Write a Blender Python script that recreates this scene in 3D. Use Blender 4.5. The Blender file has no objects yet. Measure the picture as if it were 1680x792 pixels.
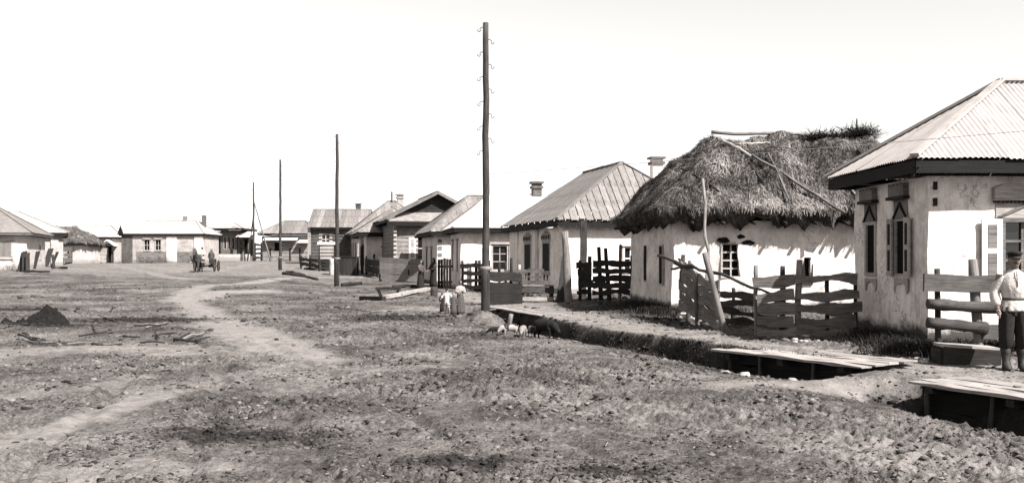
import bpy, math, random
import numpy as np
from mathutils import Vector, Matrix, noise as mnoise
random.seed(7)
RNG = np.random.default_rng(11)
SC = bpy.context.scene
COL = SC.collection
R = math.radians

# ------------------------------------------------------------------ camera, sky, sun, exposure
F, CX, HZ, CAMH = 1550.0, 840.0, 425.0, 1.65      # focal length in photo pixels, centre column, horizon row, eye height
cam = bpy.data.cameras.new('camera'); camo = bpy.data.objects.new('camera', cam); COL.objects.link(camo)
camo.location = (0, 0, CAMH); camo.rotation_euler = (R(90), 0, 0)
cam.sensor_width = 36; cam.lens = 36*F/1680; cam.clip_start = .1; cam.clip_end = 6000
cam.shift_y = (HZ-396)/1680
SC.camera = camo
SUN_AZ, SUN_EL = (0.74, -0.67), 46.0
w = bpy.data.worlds.new('World'); SC.world = w; w.use_nodes = True
nt = w.node_tree; bg = nt.nodes['Background']
sky = nt.nodes.new('ShaderNodeTexSky'); sky.sky_type = 'NISHITA'; sky.sun_disc = False
sky.sun_elevation = R(SUN_EL); sky.sun_rotation = math.atan2(SUN_AZ[0], SUN_AZ[1])
sky.air_density = 1.0; sky.dust_density = 0.6; sky.ozone_density = 1.0
hs = nt.nodes.new('ShaderNodeHueSaturation'); hs.inputs['Saturation'].default_value = 0.0
tint = nt.nodes.new('ShaderNodeMix'); tint.data_type = 'RGBA'; tint.blend_type = 'MULTIPLY'; tint.inputs[0].default_value = 1; tint.inputs[7].default_value = (1, .98, .955, 1)
nt.links.new(sky.outputs[0], hs.inputs['Color']); nt.links.new(hs.outputs[0], tint.inputs[6]); nt.links.new(tint.outputs[2], bg.inputs['Color'])
bg.inputs['Strength'].default_value = 0.062
sl = bpy.data.lights.new('sun', 'SUN'); so = bpy.data.objects.new('sun', sl); COL.objects.link(so)
sl.energy = 5.0; sl.angle = R(0.55); sl.color = (1.0, .975, .95)
d = Vector((SUN_AZ[0]*math.cos(R(SUN_EL)), SUN_AZ[1]*math.cos(R(SUN_EL)), math.sin(R(SUN_EL))))
so.rotation_euler = d.to_track_quat('Z', 'Y').to_euler(); so.location = (20, -20, 40)
SC.view_settings.view_transform = 'Standard'; SC.view_settings.look = 'None'
SC.view_settings.exposure = 1.7; SC.view_settings.gamma = 1

# ------------------------------------------------------------------ materials (sepia-toned greys)
def g(v): v *= .74; return (v, v*.915, v*.868, 1)
class NB:
    def __init__(s, name):
        s.m = bpy.data.materials.new(name); s.m.use_nodes = True; s.t = s.m.node_tree
        s.b = s.t.nodes['Principled BSDF']; s.tc = s.t.nodes.new('ShaderNodeTexCoord')
    def n(s, t, **k):
        x = s.t.nodes.new(t)
        for a, v in k.items(): setattr(x, a, v)
        return x
    def l(s, a, b): s.t.links.new(a, b)
    def noise(s, scale, detail=4, rough=.6, vec=None, stretch=None, out='Fac'):
        n = s.n('ShaderNodeTexNoise'); n.inputs['Scale'].default_value = scale
        n.inputs['Detail'].default_value = detail; n.inputs['Roughness'].default_value = rough
        src = vec or s.tc.outputs['Object']
        if stretch:
            mp = s.n('ShaderNodeMapping'); mp.inputs['Scale'].default_value = stretch
            s.l(src, mp.inputs['Vector']); src = mp.outputs[0]
        s.l(src, n.inputs['Vector']); return n.outputs[out]
    def ramp(s, fac, stops):
        r = s.n('ShaderNodeValToRGB'); e = r.color_ramp.elements
        e[0].position, e[0].color = stops[0]; e[1].position, e[1].color = stops[-1]
        for p, c in stops[1:-1]: q = e.new(p); q.color = c
        s.l(fac, r.inputs[0]); return r.outputs[0]
    def mix(s, fac, a, b, mode='MIX'):
        m = s.n('ShaderNodeMix', data_type='RGBA', blend_type=mode)
        for i, v in ((0, fac), (6, a), (7, b)):
            if hasattr(v, 'links'): s.l(v, m.inputs[i])
            else: m.inputs[i].default_value = v
        return m.outputs[2]
    def math(s, op, a, b=None, clamp=False):
        m = s.n('ShaderNodeMath', operation=op, use_clamp=clamp)
        for i, v in ((0, a), (1, b)):
            if v is None: continue
            if hasattr(v, 'links'): s.l(v, m.inputs[i])
            else: m.inputs[i].default_value = v
        return m.outputs[0]
    def done(s, color, rough=.9, bump=None, bstr=.3, bdist=.02, spec=.2):
        if hasattr(color, 'links'): s.l(color, s.b.inputs['Base Color'])
        else: s.b.inputs['Base Color'].default_value = color
        s.b.inputs['Roughness'].default_value = rough
        s.b.inputs['Specular IOR Level'].default_value = spec
        if bump is not None:
            bp = s.n('ShaderNodeBump'); bp.inputs['Strength'].default_value = bstr; bp.inputs['Distance'].default_value = bdist
            s.l(bump, bp.inputs['Height']); s.l(bp.outputs[0], s.b.inputs['Normal'])
        return s.m
def obj_rand(b, lo, hi):
    oi = b.n('ShaderNodeObjectInfo'); mr = b.n('ShaderNodeMapRange')
    b.l(oi.outputs['Random'], mr.inputs[0]); mr.inputs[3].default_value = lo; mr.inputs[4].default_value = hi
    return mr.outputs[0]
def mul(b, col, fac):
    cc = b.n('ShaderNodeCombineColor')
    for i in range(3): b.l(fac, cc.inputs[i])
    return b.mix(1.0, col, cc.outputs[0], 'MULTIPLY')
def wood(name, lo, hi, rlo=.7, rhi=1.25, rough=.85):
    b = NB(name)
    gr = b.noise(1, 5, .65, stretch=(2.2, 42, 42)); kn = b.noise(2.2, 3, .6)
    f = b.math('ADD', b.math('MULTIPLY', gr, .65), b.math('MULTIPLY', kn, .35))
    c = b.ramp(f, [(.30, g(lo*.4)), (.42, g(lo)), (.5, g((lo+hi)/2)), (.70, g(hi*1.15))])
    c = b.mix(b.ramp(b.noise(1, 3, .5, stretch=(1.2, 60, 60)), [(.60, (0,0,0,1)), (.66, (.85,.85,.85,1))]), c, g(lo*.3))
    c = mul(b, c, obj_rand(b, rlo, rhi))
    return b.done(c, rough, gr, .5, .012)
def plaster(name, base, stain, amount=.45, low=.55, lowcol=.22):
    b = NB(name); base *= 1.24
    n1 = b.noise(1.1, 5, .65); n2 = b.noise(6, 4, .6); n3 = b.noise(26, 3, .6); st = b.noise(1, 4, .7, stretch=(3.2, 3.2, 1.1))
    c = b.ramp(b.math('ADD', b.math('MULTIPLY', n1, .6), b.math('MULTIPLY', n2, .4)), [(.30, g(base*.42)), (.42, g(base*.66)), (.54, g(base*.88)), (.66, g(base))])
    m1 = b.ramp(st, [(.54, (0,0,0,1)), (.74, (1,1,1,1))])
    c = b.mix(b.math('MULTIPLY', m1, amount), c, g(stain))
    chips = b.ramp(b.noise(4.3, 6, .7), [(.63, (0,0,0,1)), (.70, (1,1,1,1))])
    c = b.mix(b.math('MULTIPLY', chips, amount), c, g(stain*.6))
    vo = b.n('ShaderNodeTexVoronoi', feature='DISTANCE_TO_EDGE'); vo.inputs['Scale'].default_value = 1.3
    wv = b.n('ShaderNodeVectorMath', operation='ADD'); b.l(b.tc.outputs['Object'], wv.inputs[0]); b.l(b.noise(2.5, 4, .6, out='Color'), wv.inputs[1]); b.l(wv.outputs[0], vo.inputs['Vector'])
    crack = b.ramp(vo.outputs['Distance'], [(.0, (1,1,1,1)), (.022, (0,0,0,1))])
    c = b.mix(b.math('MULTIPLY', crack, b.ramp(b.noise(.8, 2, .5), [(.48, (0,0,0,1)), (.58, (.75,.75,.75,1))])), c, g(stain*.5))
    drip = b.ramp(b.noise(1, 5, .75, stretch=(9, 9, .45)), [(.56, (0,0,0,1)), (.70, (.55,.55,.55,1))])
    c = b.mix(drip, c, g(stain*.9))
    sp = b.n('ShaderNodeSeparateXYZ'); b.l(b.tc.outputs['Object'], sp.inputs[0])
    lowf = b.math('SUBTRACT', 1.0, b.math('DIVIDE', sp.outputs[2], low), True)
    mm = b.math('ADD', lowf, b.math('SUBTRACT', b.noise(1.9, 6, .8), .9))
    mud = b.ramp(mm, [(.03, (0,0,0,1)), (.3, (1,1,1,1))])
    c = b.mix(mud, c, g(lowcol))
    return b.done(c, .95, b.math('ADD', n2, b.math('MULTIPLY', n3, .5)), .45, .03, .1)
def plain(name, v, var=.15, scale=8, rough=.9, bstr=.25, spec=.15):
    b = NB(name); n = b.noise(scale, 4, .6)
    c = b.ramp(n, [(.3, g(v*(1-var))), (.7, g(v*(1+var)))])
    c = mul(b, c, obj_rand(b, .88, 1.1))
    return b.done(c, rough, n, bstr, .02, spec)
def attr_mat(name, attr, stops, scale=30, rough=.95, bstr=.4):
    b = NB(name); a = b.n('ShaderNodeAttribute', attribute_name=attr)
    n = b.noise(scale, 4, .65)
    f = b.math('ADD', b.math('MULTIPLY', a.outputs['Fac'], .72), b.math('MULTIPLY', n, .28))
    return b.done(b.ramp(f, stops), rough, n, bstr, .02, .08)

M = {}
M['plaster'] = plaster('whitewashed_plaster', .66, .36, .40, .42, .14)
M['plaster_near'] = plaster('whitewashed_plaster_near', .72, .25, .6, .6, .07)
M['plaster_mud'] = plaster('whitewashed_mud_wall', .72, .22, .42, .45, .10)
M['plaster_clean'] = plaster('bright_limewash', .78, .5, .35, .35, .3)
M['plaster_dist'] = plaster('distant_limewash', .38, .24, .5, .6, .25)
M['plaster_far'] = plaster('greyed_limewash', .50, .40, .5, .8, .32)
M['wood_dark'] = wood('dark_weathered_wood', .012, .034)
M['wood_fence'] = wood('grey_brown_fence_wood', .034, .10, .65, 1.35)
M['wood_near'] = wood('weathered_split_board', .075, .20, .75, 1.25)
M['wood_grey'] = wood('weathered_grey_wood', .10, .22, .8, 1.2)
M['wood_pale'] = wood('sun_bleached_board', .24, .42, .85, 1.12)
M['wood_roof'] = wood('grey_roof_board', .10, .20, .78, 1.18)
M['wood_rib'] = wood('ribbed_roof_plank', .13, .24, .85, 1.12)
M['wood_roof_pale'] = wood('pale_grey_roof_board', .13, .25, .7, 1.2)
M['wood_gable'] = wood('pale_gable_board', .28, .44, .88, 1.08)
M['wood_white'] = wood('white_painted_wood', .66, .78, .95, 1.05, .6)
M['wood_deck'] = wood('bleached_deck_plank', .22, .36, .85, 1.12)
M['log'] = wood('brown_log', .05, .13, .9, 1.1)
M['log_pale'] = wood('pale_weathered_log', .14, .27, .9, 1.1)
M['bark'] = wood('rough_bark_log', .016, .07, .8, 1.3)
M['pole'] = wood('tarred_pole_wood', .022, .06, .9, 1.1)
M['branch'] = wood('dry_branch', .02, .10, .5, 1.6)
M['fascia'] = wood('black_trim_and_eave_shade', .005, .012)  # black trim colour; on fascias and soffits it also paints in eave shade
M['iron_roof'] = None
b = NB('galvanised_sheet'); n1 = b.noise(2.0, 4, .6); n2 = b.noise(1, 4, .7, stretch=(3, 18, 3))
c = b.ramp(b.math('ADD', b.math('MULTIPLY', n1, .5), b.math('MULTIPLY', n2, .5)), [(.32, g(.24)), (.5, g(.36)), (.68, g(.43))])
M['iron_roof'] = b.done(mul(b, c, obj_rand(b, .90, 1.06)), .55, n2, .1, .01, .35)
M['roof_white'] = plain('lime_pale_roof', .70, .12, 3, .8)
M['roof_pale'] = plain('pale_sheet_roof', .34, .18, 3, .8)
M['roof_grey'] = plain('grey_sheet_roof', .17, .2, 3, .85)
M['glass'] = NB('dark_window_glass').done((.008, .008, .008, 1), .15, spec=.5)
M['void'] = NB('dark_opening').done((.006, .0055, .005, 1), .9, spec=.05)
M['iron'] = NB('black_iron').done((.03, .028, .026, 1), .6)
M['wire'] = NB('grey_wire').done((.30, .29, .28, 1), .6)
M['brick'] = plain('sooty_brick', .12, .4, 9)
M['skin'] = NB('tanned_skin').done((.13, .10, .085, 1), .6, spec=.3)
M['skin_pale'] = NB('skin').done((.30, .25, .22, 1), .6, spec=.3)
M['cloth_white'] = plain('unbleached_linen', .55, .14, 11, .95, 1.0)
M['cloth_grey'] = plain('grey_cotton', .34, .2, 22, .95)
M['cloth_dark'] = plain('dark_wool', .022, .25, 22, .95)
M['cloth_mid'] = plain('brown_cloth', .07, .25, 22, .95)
M['leather'] = plain('worn_boot_leather', .035, .4, 16, .6)
M['hair'] = NB('dark_hair').done((.02, .017, .015, 1), .8)
M['hide_dark'] = plain('black_bristle_hide', .012, .3, 20)
M['hide_pale'] = plain('pale_bristle_hide', .22, .2, 20)
b = NB('spotted_hide'); n = b.noise(5, 2, .4)
M['hide_spot'] = b.done(b.ramp(n, [(.46, g(.02)), (.50, g(.28))]), .9)
M['hide_brown'] = plain('brown_horse_hide', .06, .3, 14)
M['earth_dark'] = plain('dark_moist_earth', .009, .5, 14, 1.0, .8)
M['clod'] = attr_mat('dry_dirt_clod', 'shade', [(.15, g(.014)), (.45, g(.055)), (.85, g(.20))])
M['straw'] = attr_mat('weathered_straw', 'shade', [(.14, g(.010)), (.42, g(.058)), (.82, g(.32))])
b = NB('thatch_bed'); n1 = b.noise(2.2, 5, .7); n2 = b.noise(1, 5, .7, stretch=(30, 9, 9))
M['thatch'] = b.done(b.ramp(b.math('ADD', b.math('MULTIPLY', n1, .5), b.math('MULTIPLY', n2, .5)), [(.32, g(.012)), (.48, g(.06)), (.66, g(.20))]), 1, n2, .9, .06, .05)
M['weed'] = attr_mat('dark_weed_leaf', 'shade', [(.1, g(.008)), (.6, g(.026)), (.95, g(.06))])
M['grass'] = attr_mat('dry_bank_grass', 'shade', [(.1, g(.010)), (.55, g(.035)), (.95, g(.12))])
M['stone'] = plain('pale_field_stone', .36, .3, 9, .9, .6)
b = NB('ditch_water'); M['water'] = b.done((.035, .033, .03, 1), .06, b.noise(3, 2, .5), .03, .01, .6)
# ground: path (pale dust) and dark (moist, trampled patches, darker strips by walls, painted ditch shade) are mapped by vertex attributes
b = NB('trampled_dry_mud')
ap = b.n('ShaderNodeAttribute', attribute_name='path').outputs['Fac']
ad = b.n('ShaderNodeAttribute', attribute_name='dark').outputs['Fac']
n0 = b.noise(.42, 5, .62); n1 = b.noise(2.6, 5, .65); n2 = b.noise(11, 5, .7); n3 = b.noise(30, 4, .7)
f = b.math('ADD', b.math('ADD', b.math('MULTIPLY', n0, .34), b.math('MULTIPLY', n1, .2)), b.math('ADD', b.math('MULTIPLY', n2, .2), b.math('MULTIPLY', n3, .26)))
soil = b.ramp(f, [(.38, g(.006)), (.44, g(.042)), (.51, g(.100)), (.61, g(.23))])
dust = b.ramp(b.math('ADD', b.math('MULTIPLY', n1, .6), b.math('MULTIPLY', n2, .4)), [(.34, g(.16)), (.6, g(.27))])
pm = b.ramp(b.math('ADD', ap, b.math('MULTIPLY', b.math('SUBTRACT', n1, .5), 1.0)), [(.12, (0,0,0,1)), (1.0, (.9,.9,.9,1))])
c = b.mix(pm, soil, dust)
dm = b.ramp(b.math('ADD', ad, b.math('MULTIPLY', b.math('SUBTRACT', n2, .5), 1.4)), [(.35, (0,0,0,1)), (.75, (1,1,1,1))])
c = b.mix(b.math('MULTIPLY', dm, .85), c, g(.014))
M['ground'] = b.done(c, 1.0, b.math('ADD', b.math('MULTIPLY', n2, .6), b.math('MULTIPLY', n3, .4)), 1.0, .05, .05)

# ------------------------------------------------------------------ terrain height
def at(u, v, Y): return ((u-CX)/F*Y, Y, CAMH-(v-HZ)/F*Y)
CP = [(x, y, 0.0) for x in (-9, -4.5, 0, 3.5) for y in (3, 6, 9, 12)] + [(x, y, 0.0) for x in (-12, -7, -3, -.5) for y in (16, 20, 24)]
CP += [(x, -15, 0) for x in (-20, 0, 20)] + [(14, 5, .1), (9, 8, .05), (-16, 12, 0), (-25, 20, .1), (22, 12, .3)]
CP += [(7.5, 14.2, 0.0), (6.2, 13.2, -.02), (7.2, 16.5, .16), (7.1, 20, .2), (5.2, 18, .10), (4.4, 20, .1), (4.6, 23, .12), (2.7, 22.3, 0), (4.5, 27, .22), (4.2, 33, .25),
       (10, 15, .15), (14, 20, .3), (10, 28, .3), (2.4, 26, .1), (1.2, 29, .05), (3, 30, .15)]
CP += [at(797, 520, 27.2), at(745, 518, 31), at(830, 495, 33), at(934, 497, 34), at(924, 478, 39), at(870, 505, 31), at(695, 475, 51),
       at(756, 473, 50), at(770, 498, 37), at(553, 470, 53.3), at(650, 460, 60), at(715, 470, 57), (-8, 66, .4), at(600, 450, 73), at(585, 437, 84),
       at(510, 432, 92), at(325, 447, 70), at(460, 441, 73), at(40, 441, 66), at(100, 434, 76), at(55, 449, 60), at(165, 432, 98), at(330, 430, 89),
       at(200, 431, 90), at(365, 426, 105), at(416, 428, 102), at(470, 430, 115), at(200, 470, 45), at(400, 470, 45), at(600, 491, 38), at(50, 500, 33),
       at(250, 500, 33), at(450, 500, 33), at(300, 455, 60), at(430, 452, 61), at(200, 440, 76), at(0, 470, 46)]
CP += [(x, y, 1.42) for x in (-120, -60, 0, 60, 120) for y in (150, 260)] + [(x, y, .8) for x in (30, 70) for y in (50, 80)] + [(-70, 60, .9), (-70, 30, .4), (8, 60, .3), (10, 45, .35), (25, 30, .4)]
CP = np.array(CP)
DITCH = np.array([(-2.4, 33.0, .0), (-1.2, 30.6, .16), (.25, 26.5, .42), (.9, 24.0, .58), (1.85, 20.9, .34), (2.7, 18.8, .36), (3.45, 16.9, .48), (4.3, 15.25, .52), (5.05, 14.15, .45), (5.35, 13.75, .0)])
DITCH2 = np.array([(5.3, 12.95, .0), (5.22, 12.55, .45), (5.45, 11.4, .5), (5.85, 10.2, .5), (6.5, 8.5, .45), (8, 5.5, .3)])
def sstep(a, b_, x): t = np.clip((x-a)/(b_-a), 0, 1); return t*t*(3-2*t)
def polydist(P, x, y):
    best = np.full(x.shape, 1e9); val = np.zeros(x.shape)
    for a, b_ in zip(P[:-1], P[1:]):
        dx, dy = b_[0]-a[0], b_[1]-a[1]
        t = np.clip(((x-a[0])*dx+(y-a[1])*dy)/(dx*dx+dy*dy), 0, 1)
        dd = np.hypot(x-a[0]-t*dx, y-a[1]-t*dy); m = dd < best
        best = np.where(m, dd, best)
        if P.shape[1] > 2: val = np.where(m, a[2]+t*(b_[2]-a[2]), val)
    return best, val
def polyside(P, x, y):
    best = np.full(x.shape, 1e9); sd = np.zeros(x.shape)
    for a, b_ in zip(P[:-1], P[1:]):
        dx, dy = b_[0]-a[0], b_[1]-a[1]
        t = np.clip(((x-a[0])*dx+(y-a[1])*dy)/(dx*dx+dy*dy), 0, 1)
        dd = np.hypot(x-a[0]-t*dx, y-a[1]-t*dy); m = dd < best
        best = np.where(m, dd, best); sd = np.where(m, np.sign(dx*(y-a[1])-dy*(x-a[0])), sd)
    return sd
_perm = np.random.default_rng(3).permutation(512); _perm = np.concatenate([_perm, _perm])
_ga = np.random.default_rng(4).uniform(0, 2*np.pi, 512); _gx, _gy = np.cos(_ga), np.sin(_ga)
def perlin(x, y):
    xi = np.floor(x).astype(np.int64); yi = np.floor(y).astype(np.int64); xf = x-xi; yf = y-yi
    def gr(ix, iy, fx, fy):
        h = _perm[(_perm[ix & 511]+iy) & 511]; return _gx[h]*fx+_gy[h]*fy
    u = xf*xf*xf*(xf*(xf*6-15)+10); v = yf*yf*yf*(yf*(yf*6-15)+10)
    a = gr(xi, yi, xf, yf); b_ = gr(xi+1, yi, xf-1, yf); c_ = gr(xi, yi+1, xf, yf-1); d_ = gr(xi+1, yi+1, xf-1, yf-1)
    return (a+(b_-a)*u)+((c_+(d_-c_)*u)-(a+(b_-a)*u))*v
def base_z(x, y):
    x = np.asarray(x, float); y = np.asarray(y, float); num = np.zeros(x.shape); den = np.zeros(x.shape)
    for px, py, pz in CP:
        s = 1.2+.05*abs(py)
        wgt = 1.0/(((x-px)**2+(y-py)**2*.6)+s*s)**2.2
        num += wgt*pz; den += wgt
    z = num/den
    for D in (DITCH, DITCH2):
        dd, dep = polydist(D, x, y); wob = .12*perlin(x*1.7, y*1.7)+.16*perlin(x*.7+4, y*.7)
        sd_ = polyside(D, x, y); outer = np.where(sd_ > 0, .62, 2.1)
        prof = np.where(sd_ > 0, 1-sstep(.24, .46, dd+wob), .55*(1-sstep(.2, .75, dd+wob))+.45*(1-sstep(.2, 2.4, dd+wob)))
        z = z-dep*prof+(sd_ > 0)*.05*np.exp(-((dd-.85)/.3)**2)*np.minimum(dep*4, 1)
    for mx, my, rx, ry, h in ((-.75, 26.2, .60, .45, .34), (-2.6, 36, 1.5, 2.5, .15), (-13.4, 22.9, 2, 1, .08), (5.6, 13.4, .9, .45, .05)):
        z = z+h*np.exp(-((x-mx)/rx)**2-((y-my)/ry)**2)
    return z
def px2g(u, v, z=0.0):
    Y = (CAMH-z)*F/(v-HZ); return ((u-CX)/F*Y, Y)
PATHS = [([(640, 462), (470, 468), (340, 478), (300, 492), (330, 512), (400, 540), (470, 570), (520, 590)], .5, 1.0),
         ([(300, 495), (360, 488), (420, 486)], .8, 1.0), ([(345, 525), (400, 555), (450, 575)], .5, .95),
         ([(250, 458), (330, 462), (440, 452)], .8, .8), ([(180, 455), (300, 470)], .6, .8),
         ([(520, 590), (400, 620), (250, 640)], .5, .55), ([(300, 575), (180, 570), (60, 575), (-60, 590)], .8, .75),
         ([(250, 650), (180, 672), (110, 695), (30, 722), (-60, 750)], .22, .95), ([(220, 620), (120, 640), (30, 650)], .3, .6),
         ([(0, 800), (200, 760), (330, 770)], .3, .55), ([(480, 640), (560, 610), (700, 600)], .4, .45), ([(1180, 632), (1300, 622), (1480, 628)], .3, .8),
         ([(620, 507), (700, 503), (780, 520)], .3, .5), ([(900, 640), (1100, 700), (1500, 740)], .5, .4)]
PATHW = [(np.array([px2g(u, v) for u, v in p]), wd, s) for p, wd, s in PATHS]
TERR = np.array([(9, 13.6), (6.5, 13.6), (5.2, 15.2), (3.9, 17.2), (2.9, 20.5), (2.3, 23), (1.6, 26.5), (.6, 30), (-1, 36), (-2.8, 44)])
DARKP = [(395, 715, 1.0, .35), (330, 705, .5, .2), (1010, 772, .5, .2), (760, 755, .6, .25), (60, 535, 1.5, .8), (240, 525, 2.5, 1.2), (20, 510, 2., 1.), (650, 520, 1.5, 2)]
RUTS = []
for pl in ([(1250, 800), (1000, 700), (820, 630), (660, 570), (560, 530), (480, 500), (420, 480)], [(700, 800), (600, 700), (520, 640), (440, 600), (380, 560)], [(1680, 730), (1300, 680), (1000, 620), (800, 570), (680, 530)], [(150, 800), (210, 720), (260, 660), (300, 600)]):
    P = np.array([px2g(u, v) for u, v in pl]); t = np.linspace(0, len(P)-1, 40); X_ = np.interp(t, range(len(P)), P[:, 0]); Y_ = np.interp(t, range(len(P)), P[:, 1])
    for of in (-.65, .65): RUTS.append(np.stack([X_+of, Y_], 1))
def path_mask(x, y):
    x = np.asarray(x, float); y = np.asarray(y, float); wob = .35*perlin(x*.8+9, y*.8)+.15*perlin(x*2.4, y*2.4); m = np.zeros(x.shape)
    for P, wd, s in PATHW:
        dd, _ = polydist(P, x, y); m = np.maximum(m, s*(1-sstep(wd*.4, wd*1.9, dd+wob*wd*1.6)))
    dd, _ = polydist(TERR, x, y); m = np.maximum(m, .85*(1-sstep(.5, 1.5, dd+wob)))
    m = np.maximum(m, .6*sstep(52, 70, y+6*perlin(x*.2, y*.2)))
    return m
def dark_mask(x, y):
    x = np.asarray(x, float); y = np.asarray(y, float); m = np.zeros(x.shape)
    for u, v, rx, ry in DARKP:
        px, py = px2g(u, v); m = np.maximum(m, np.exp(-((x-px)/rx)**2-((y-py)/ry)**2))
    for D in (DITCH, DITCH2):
        dd, dep = polydist(D, x, y); m = np.maximum(m, (1-sstep(.3, .75, dd))*np.minimum(dep*3, 1)*.9)  # damp ditch soil, with the bank's shade painted into its colour
    for X0, Y0, rx, ry in ((6.8, 16.6, .8, 1.3), (7.6, 16.0, .9, .35), (3.6, 29, 1.1, 5), (1.2, 43, 1.0, 5), (4.6, 24.5, .6, 2)):  # further darker ground beside walls and the broken fence
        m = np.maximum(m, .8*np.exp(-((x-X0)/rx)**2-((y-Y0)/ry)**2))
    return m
def rough_z(x, y, pm):
    a = np.clip(1-.85*pm, .12, 1)*np.clip(.28+1.7*np.clip(perlin(x*.28+3, y*.28)+.6*perlin(x*.8, y*.8+7)+.35, 0, 1), .25, 1.2)
    n1 = perlin(x*2.1, y*2.1); n2 = perlin(x*5.3+7, y*5.3); n3 = perlin(x*12.7, y*12.7+5)
    n4 = perlin(x*23+3, y*19)
    rt = np.zeros(np.shape(x))
    for P in RUTS:
        dd, _ = polydist(P, x, y); rt += -.045*np.exp(-(dd/.09)**2)+.022*np.exp(-((dd-.2)/.08)**2)
    return rt*np.clip((40-y)/20, 0, 1)*(.5+.8*np.clip(perlin(x*.5, y*.5)+.4, 0, 1))+a*(.035*n1+.046*(np.abs(n2)*2-.5)*1+.048*n3+.030*n4)
def gz(x, y): return float(base_z(np.array([x]), np.array([y]))[0])

# ------------------------------------------------------------------ object helpers
def link(o, parent=None):
    COL.objects.link(o)
    if parent is not None: o.parent = parent
    return o
def tag(o, label=None, cat=None, group=None, kind=None):
    for k, v in (('label', label), ('category', cat), ('group', group), ('kind', kind)):
        if v: o[k] = v
    return o
def thing(name, label, cat, loc=(0, 0, 0), rz=0, group=None):
    o = bpy.data.objects.new(name, None); o.empty_display_size = .2; link(o); o.location = loc; o.rotation_euler = (0, 0, rz)
    return tag(o, label, cat, group)
def mesh_np(name, V, Fc, mat, smooth=False):
    me = bpy.data.meshes.new(name); V = np.asarray(V, np.float32); Fc = np.asarray(Fc, np.int32); k = Fc.shape[1]
    me.vertices.add(len(V)); me.vertices.foreach_set('co', V.ravel()); me.loops.add(Fc.size); me.loops.foreach_set('vertex_index', Fc.ravel())
    me.polygons.add(len(Fc)); me.polygons.foreach_set('loop_start', np.arange(0, Fc.size, k, dtype=np.int32))
    me.polygons.foreach_set('loop_total', np.full(len(Fc), k, np.int32))
    me.update(calc_edges=True)
    if smooth: me.polygons.foreach_set('use_smooth', np.ones(len(Fc), bool))
    me.materials.append(mat); return me
def fattr(me, name, vals):
    a = me.attributes.new(name, 'FLOAT', 'POINT'); a.data.foreach_set('value', np.asarray(vals, np.float32))
class MB:
    def __init__(s): s.v = []; s.f = []
    def add(s, vs, fs):
        o = len(s.v); s.v += [tuple(p) for p in vs]; s.f += [tuple(i+o for i in q) for q in fs]; return s
    def box(s, x0, x1, y0, y1, z0, z1):
        return s.add([(x0,y0,z0),(x1,y0,z0),(x1,y1,z0),(x0,y1,z0),(x0,y0,z1),(x1,y0,z1),(x1,y1,z1),(x0,y1,z1)],
                     [(0,3,2,1),(4,5,6,7),(0,1,5,4),(1,2,6,5),(2,3,7,6),(3,0,4,7)])
    def loft(s, rings, cap=True):
        n = len(rings[0]); vs = [p for r in rings for p in r]; fs = []
        for i in range(len(rings)-1):
            for j in range(n): fs.append((i*n+j, i*n+(j+1) % n, (i+1)*n+(j+1) % n, (i+1)*n+j))
        if cap: fs.append(tuple(range(n-1, -1, -1))); fs.append(tuple(range((len(rings)-1)*n, len(rings)*n)))
        return s.add(vs, fs)
    def tube(s, pts, rad, n=8, ratio=1.0):
        pts = [Vector(p) for p in pts]; rings = []
        if not isinstance(rad, (list, tuple)): rad = [rad]*len(pts)
        ref = None
        for i, p in enumerate(pts):
            t = (pts[min(i+1, len(pts)-1)]-pts[max(i-1, 0)]).normalized()
            if ref is None: ref = Vector((1, 0, 0)) if abs(t.x) < .8 else Vector((0, 1, 0))
            a = (ref-t*ref.dot(t)).normalized(); b_ = t.cross(a); ref = a
            rings.append([p+a*rad[i]*math.cos(2*math.pi*k/n)+b_*rad[i]*ratio*math.sin(2*math.pi*k/n) for k in range(n)])
        return s.loft(rings)
    def ell(s, c, r, n=12, m=8):
        rings = []
        for i in range(m+1):
            ph = math.pi*(i+.001)/(m+.002)
            rings.append([(c[0]+r[0]*math.sin(ph)*math.cos(2*math.pi*k/n), c[1]+r[1]*math.sin(ph)*math.sin(2*math.pi*k/n), c[2]-r[2]*math.cos(ph)) for k in range(n)])
        return s.loft(rings)
    def mesh(s, name, mat, smooth=False):
        me = bpy.data.meshes.new(name); me.from_pydata(s.v, [], s.f); me.materials.append(mat)
        if smooth: me.polygons.foreach_set('use_smooth', np.ones(len(me.polygons), bool))
        me.update(); return me
    def build(s, name, mat, parent=None, smooth=False, M4=None):
        o = bpy.data.objects.new(name, s.mesh(name, mat, smooth)); link(o, parent)
        if M4 is not None: o.matrix_basis = M4
        return o
def nz(seed, t, sc=1.0): return mnoise.noise(Vector((t*sc+seed*13.7, seed*7.31, seed*3.17)))
def frame(p, q, up=Vector((0, 0, 1))):
    p, q = Vector(p), Vector(q); x = (q-p).normalized(); z = up-x*up.dot(x)
    if z.length < 1e-4: z = Vector((0, 1, 0))-x*x.y
    z.normalize(); y = z.cross(x)
    m = Matrix((x, y, z)).transposed().to_4x4(); m.translation = p; return m, (q-p).length
_seed = [0]
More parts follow.
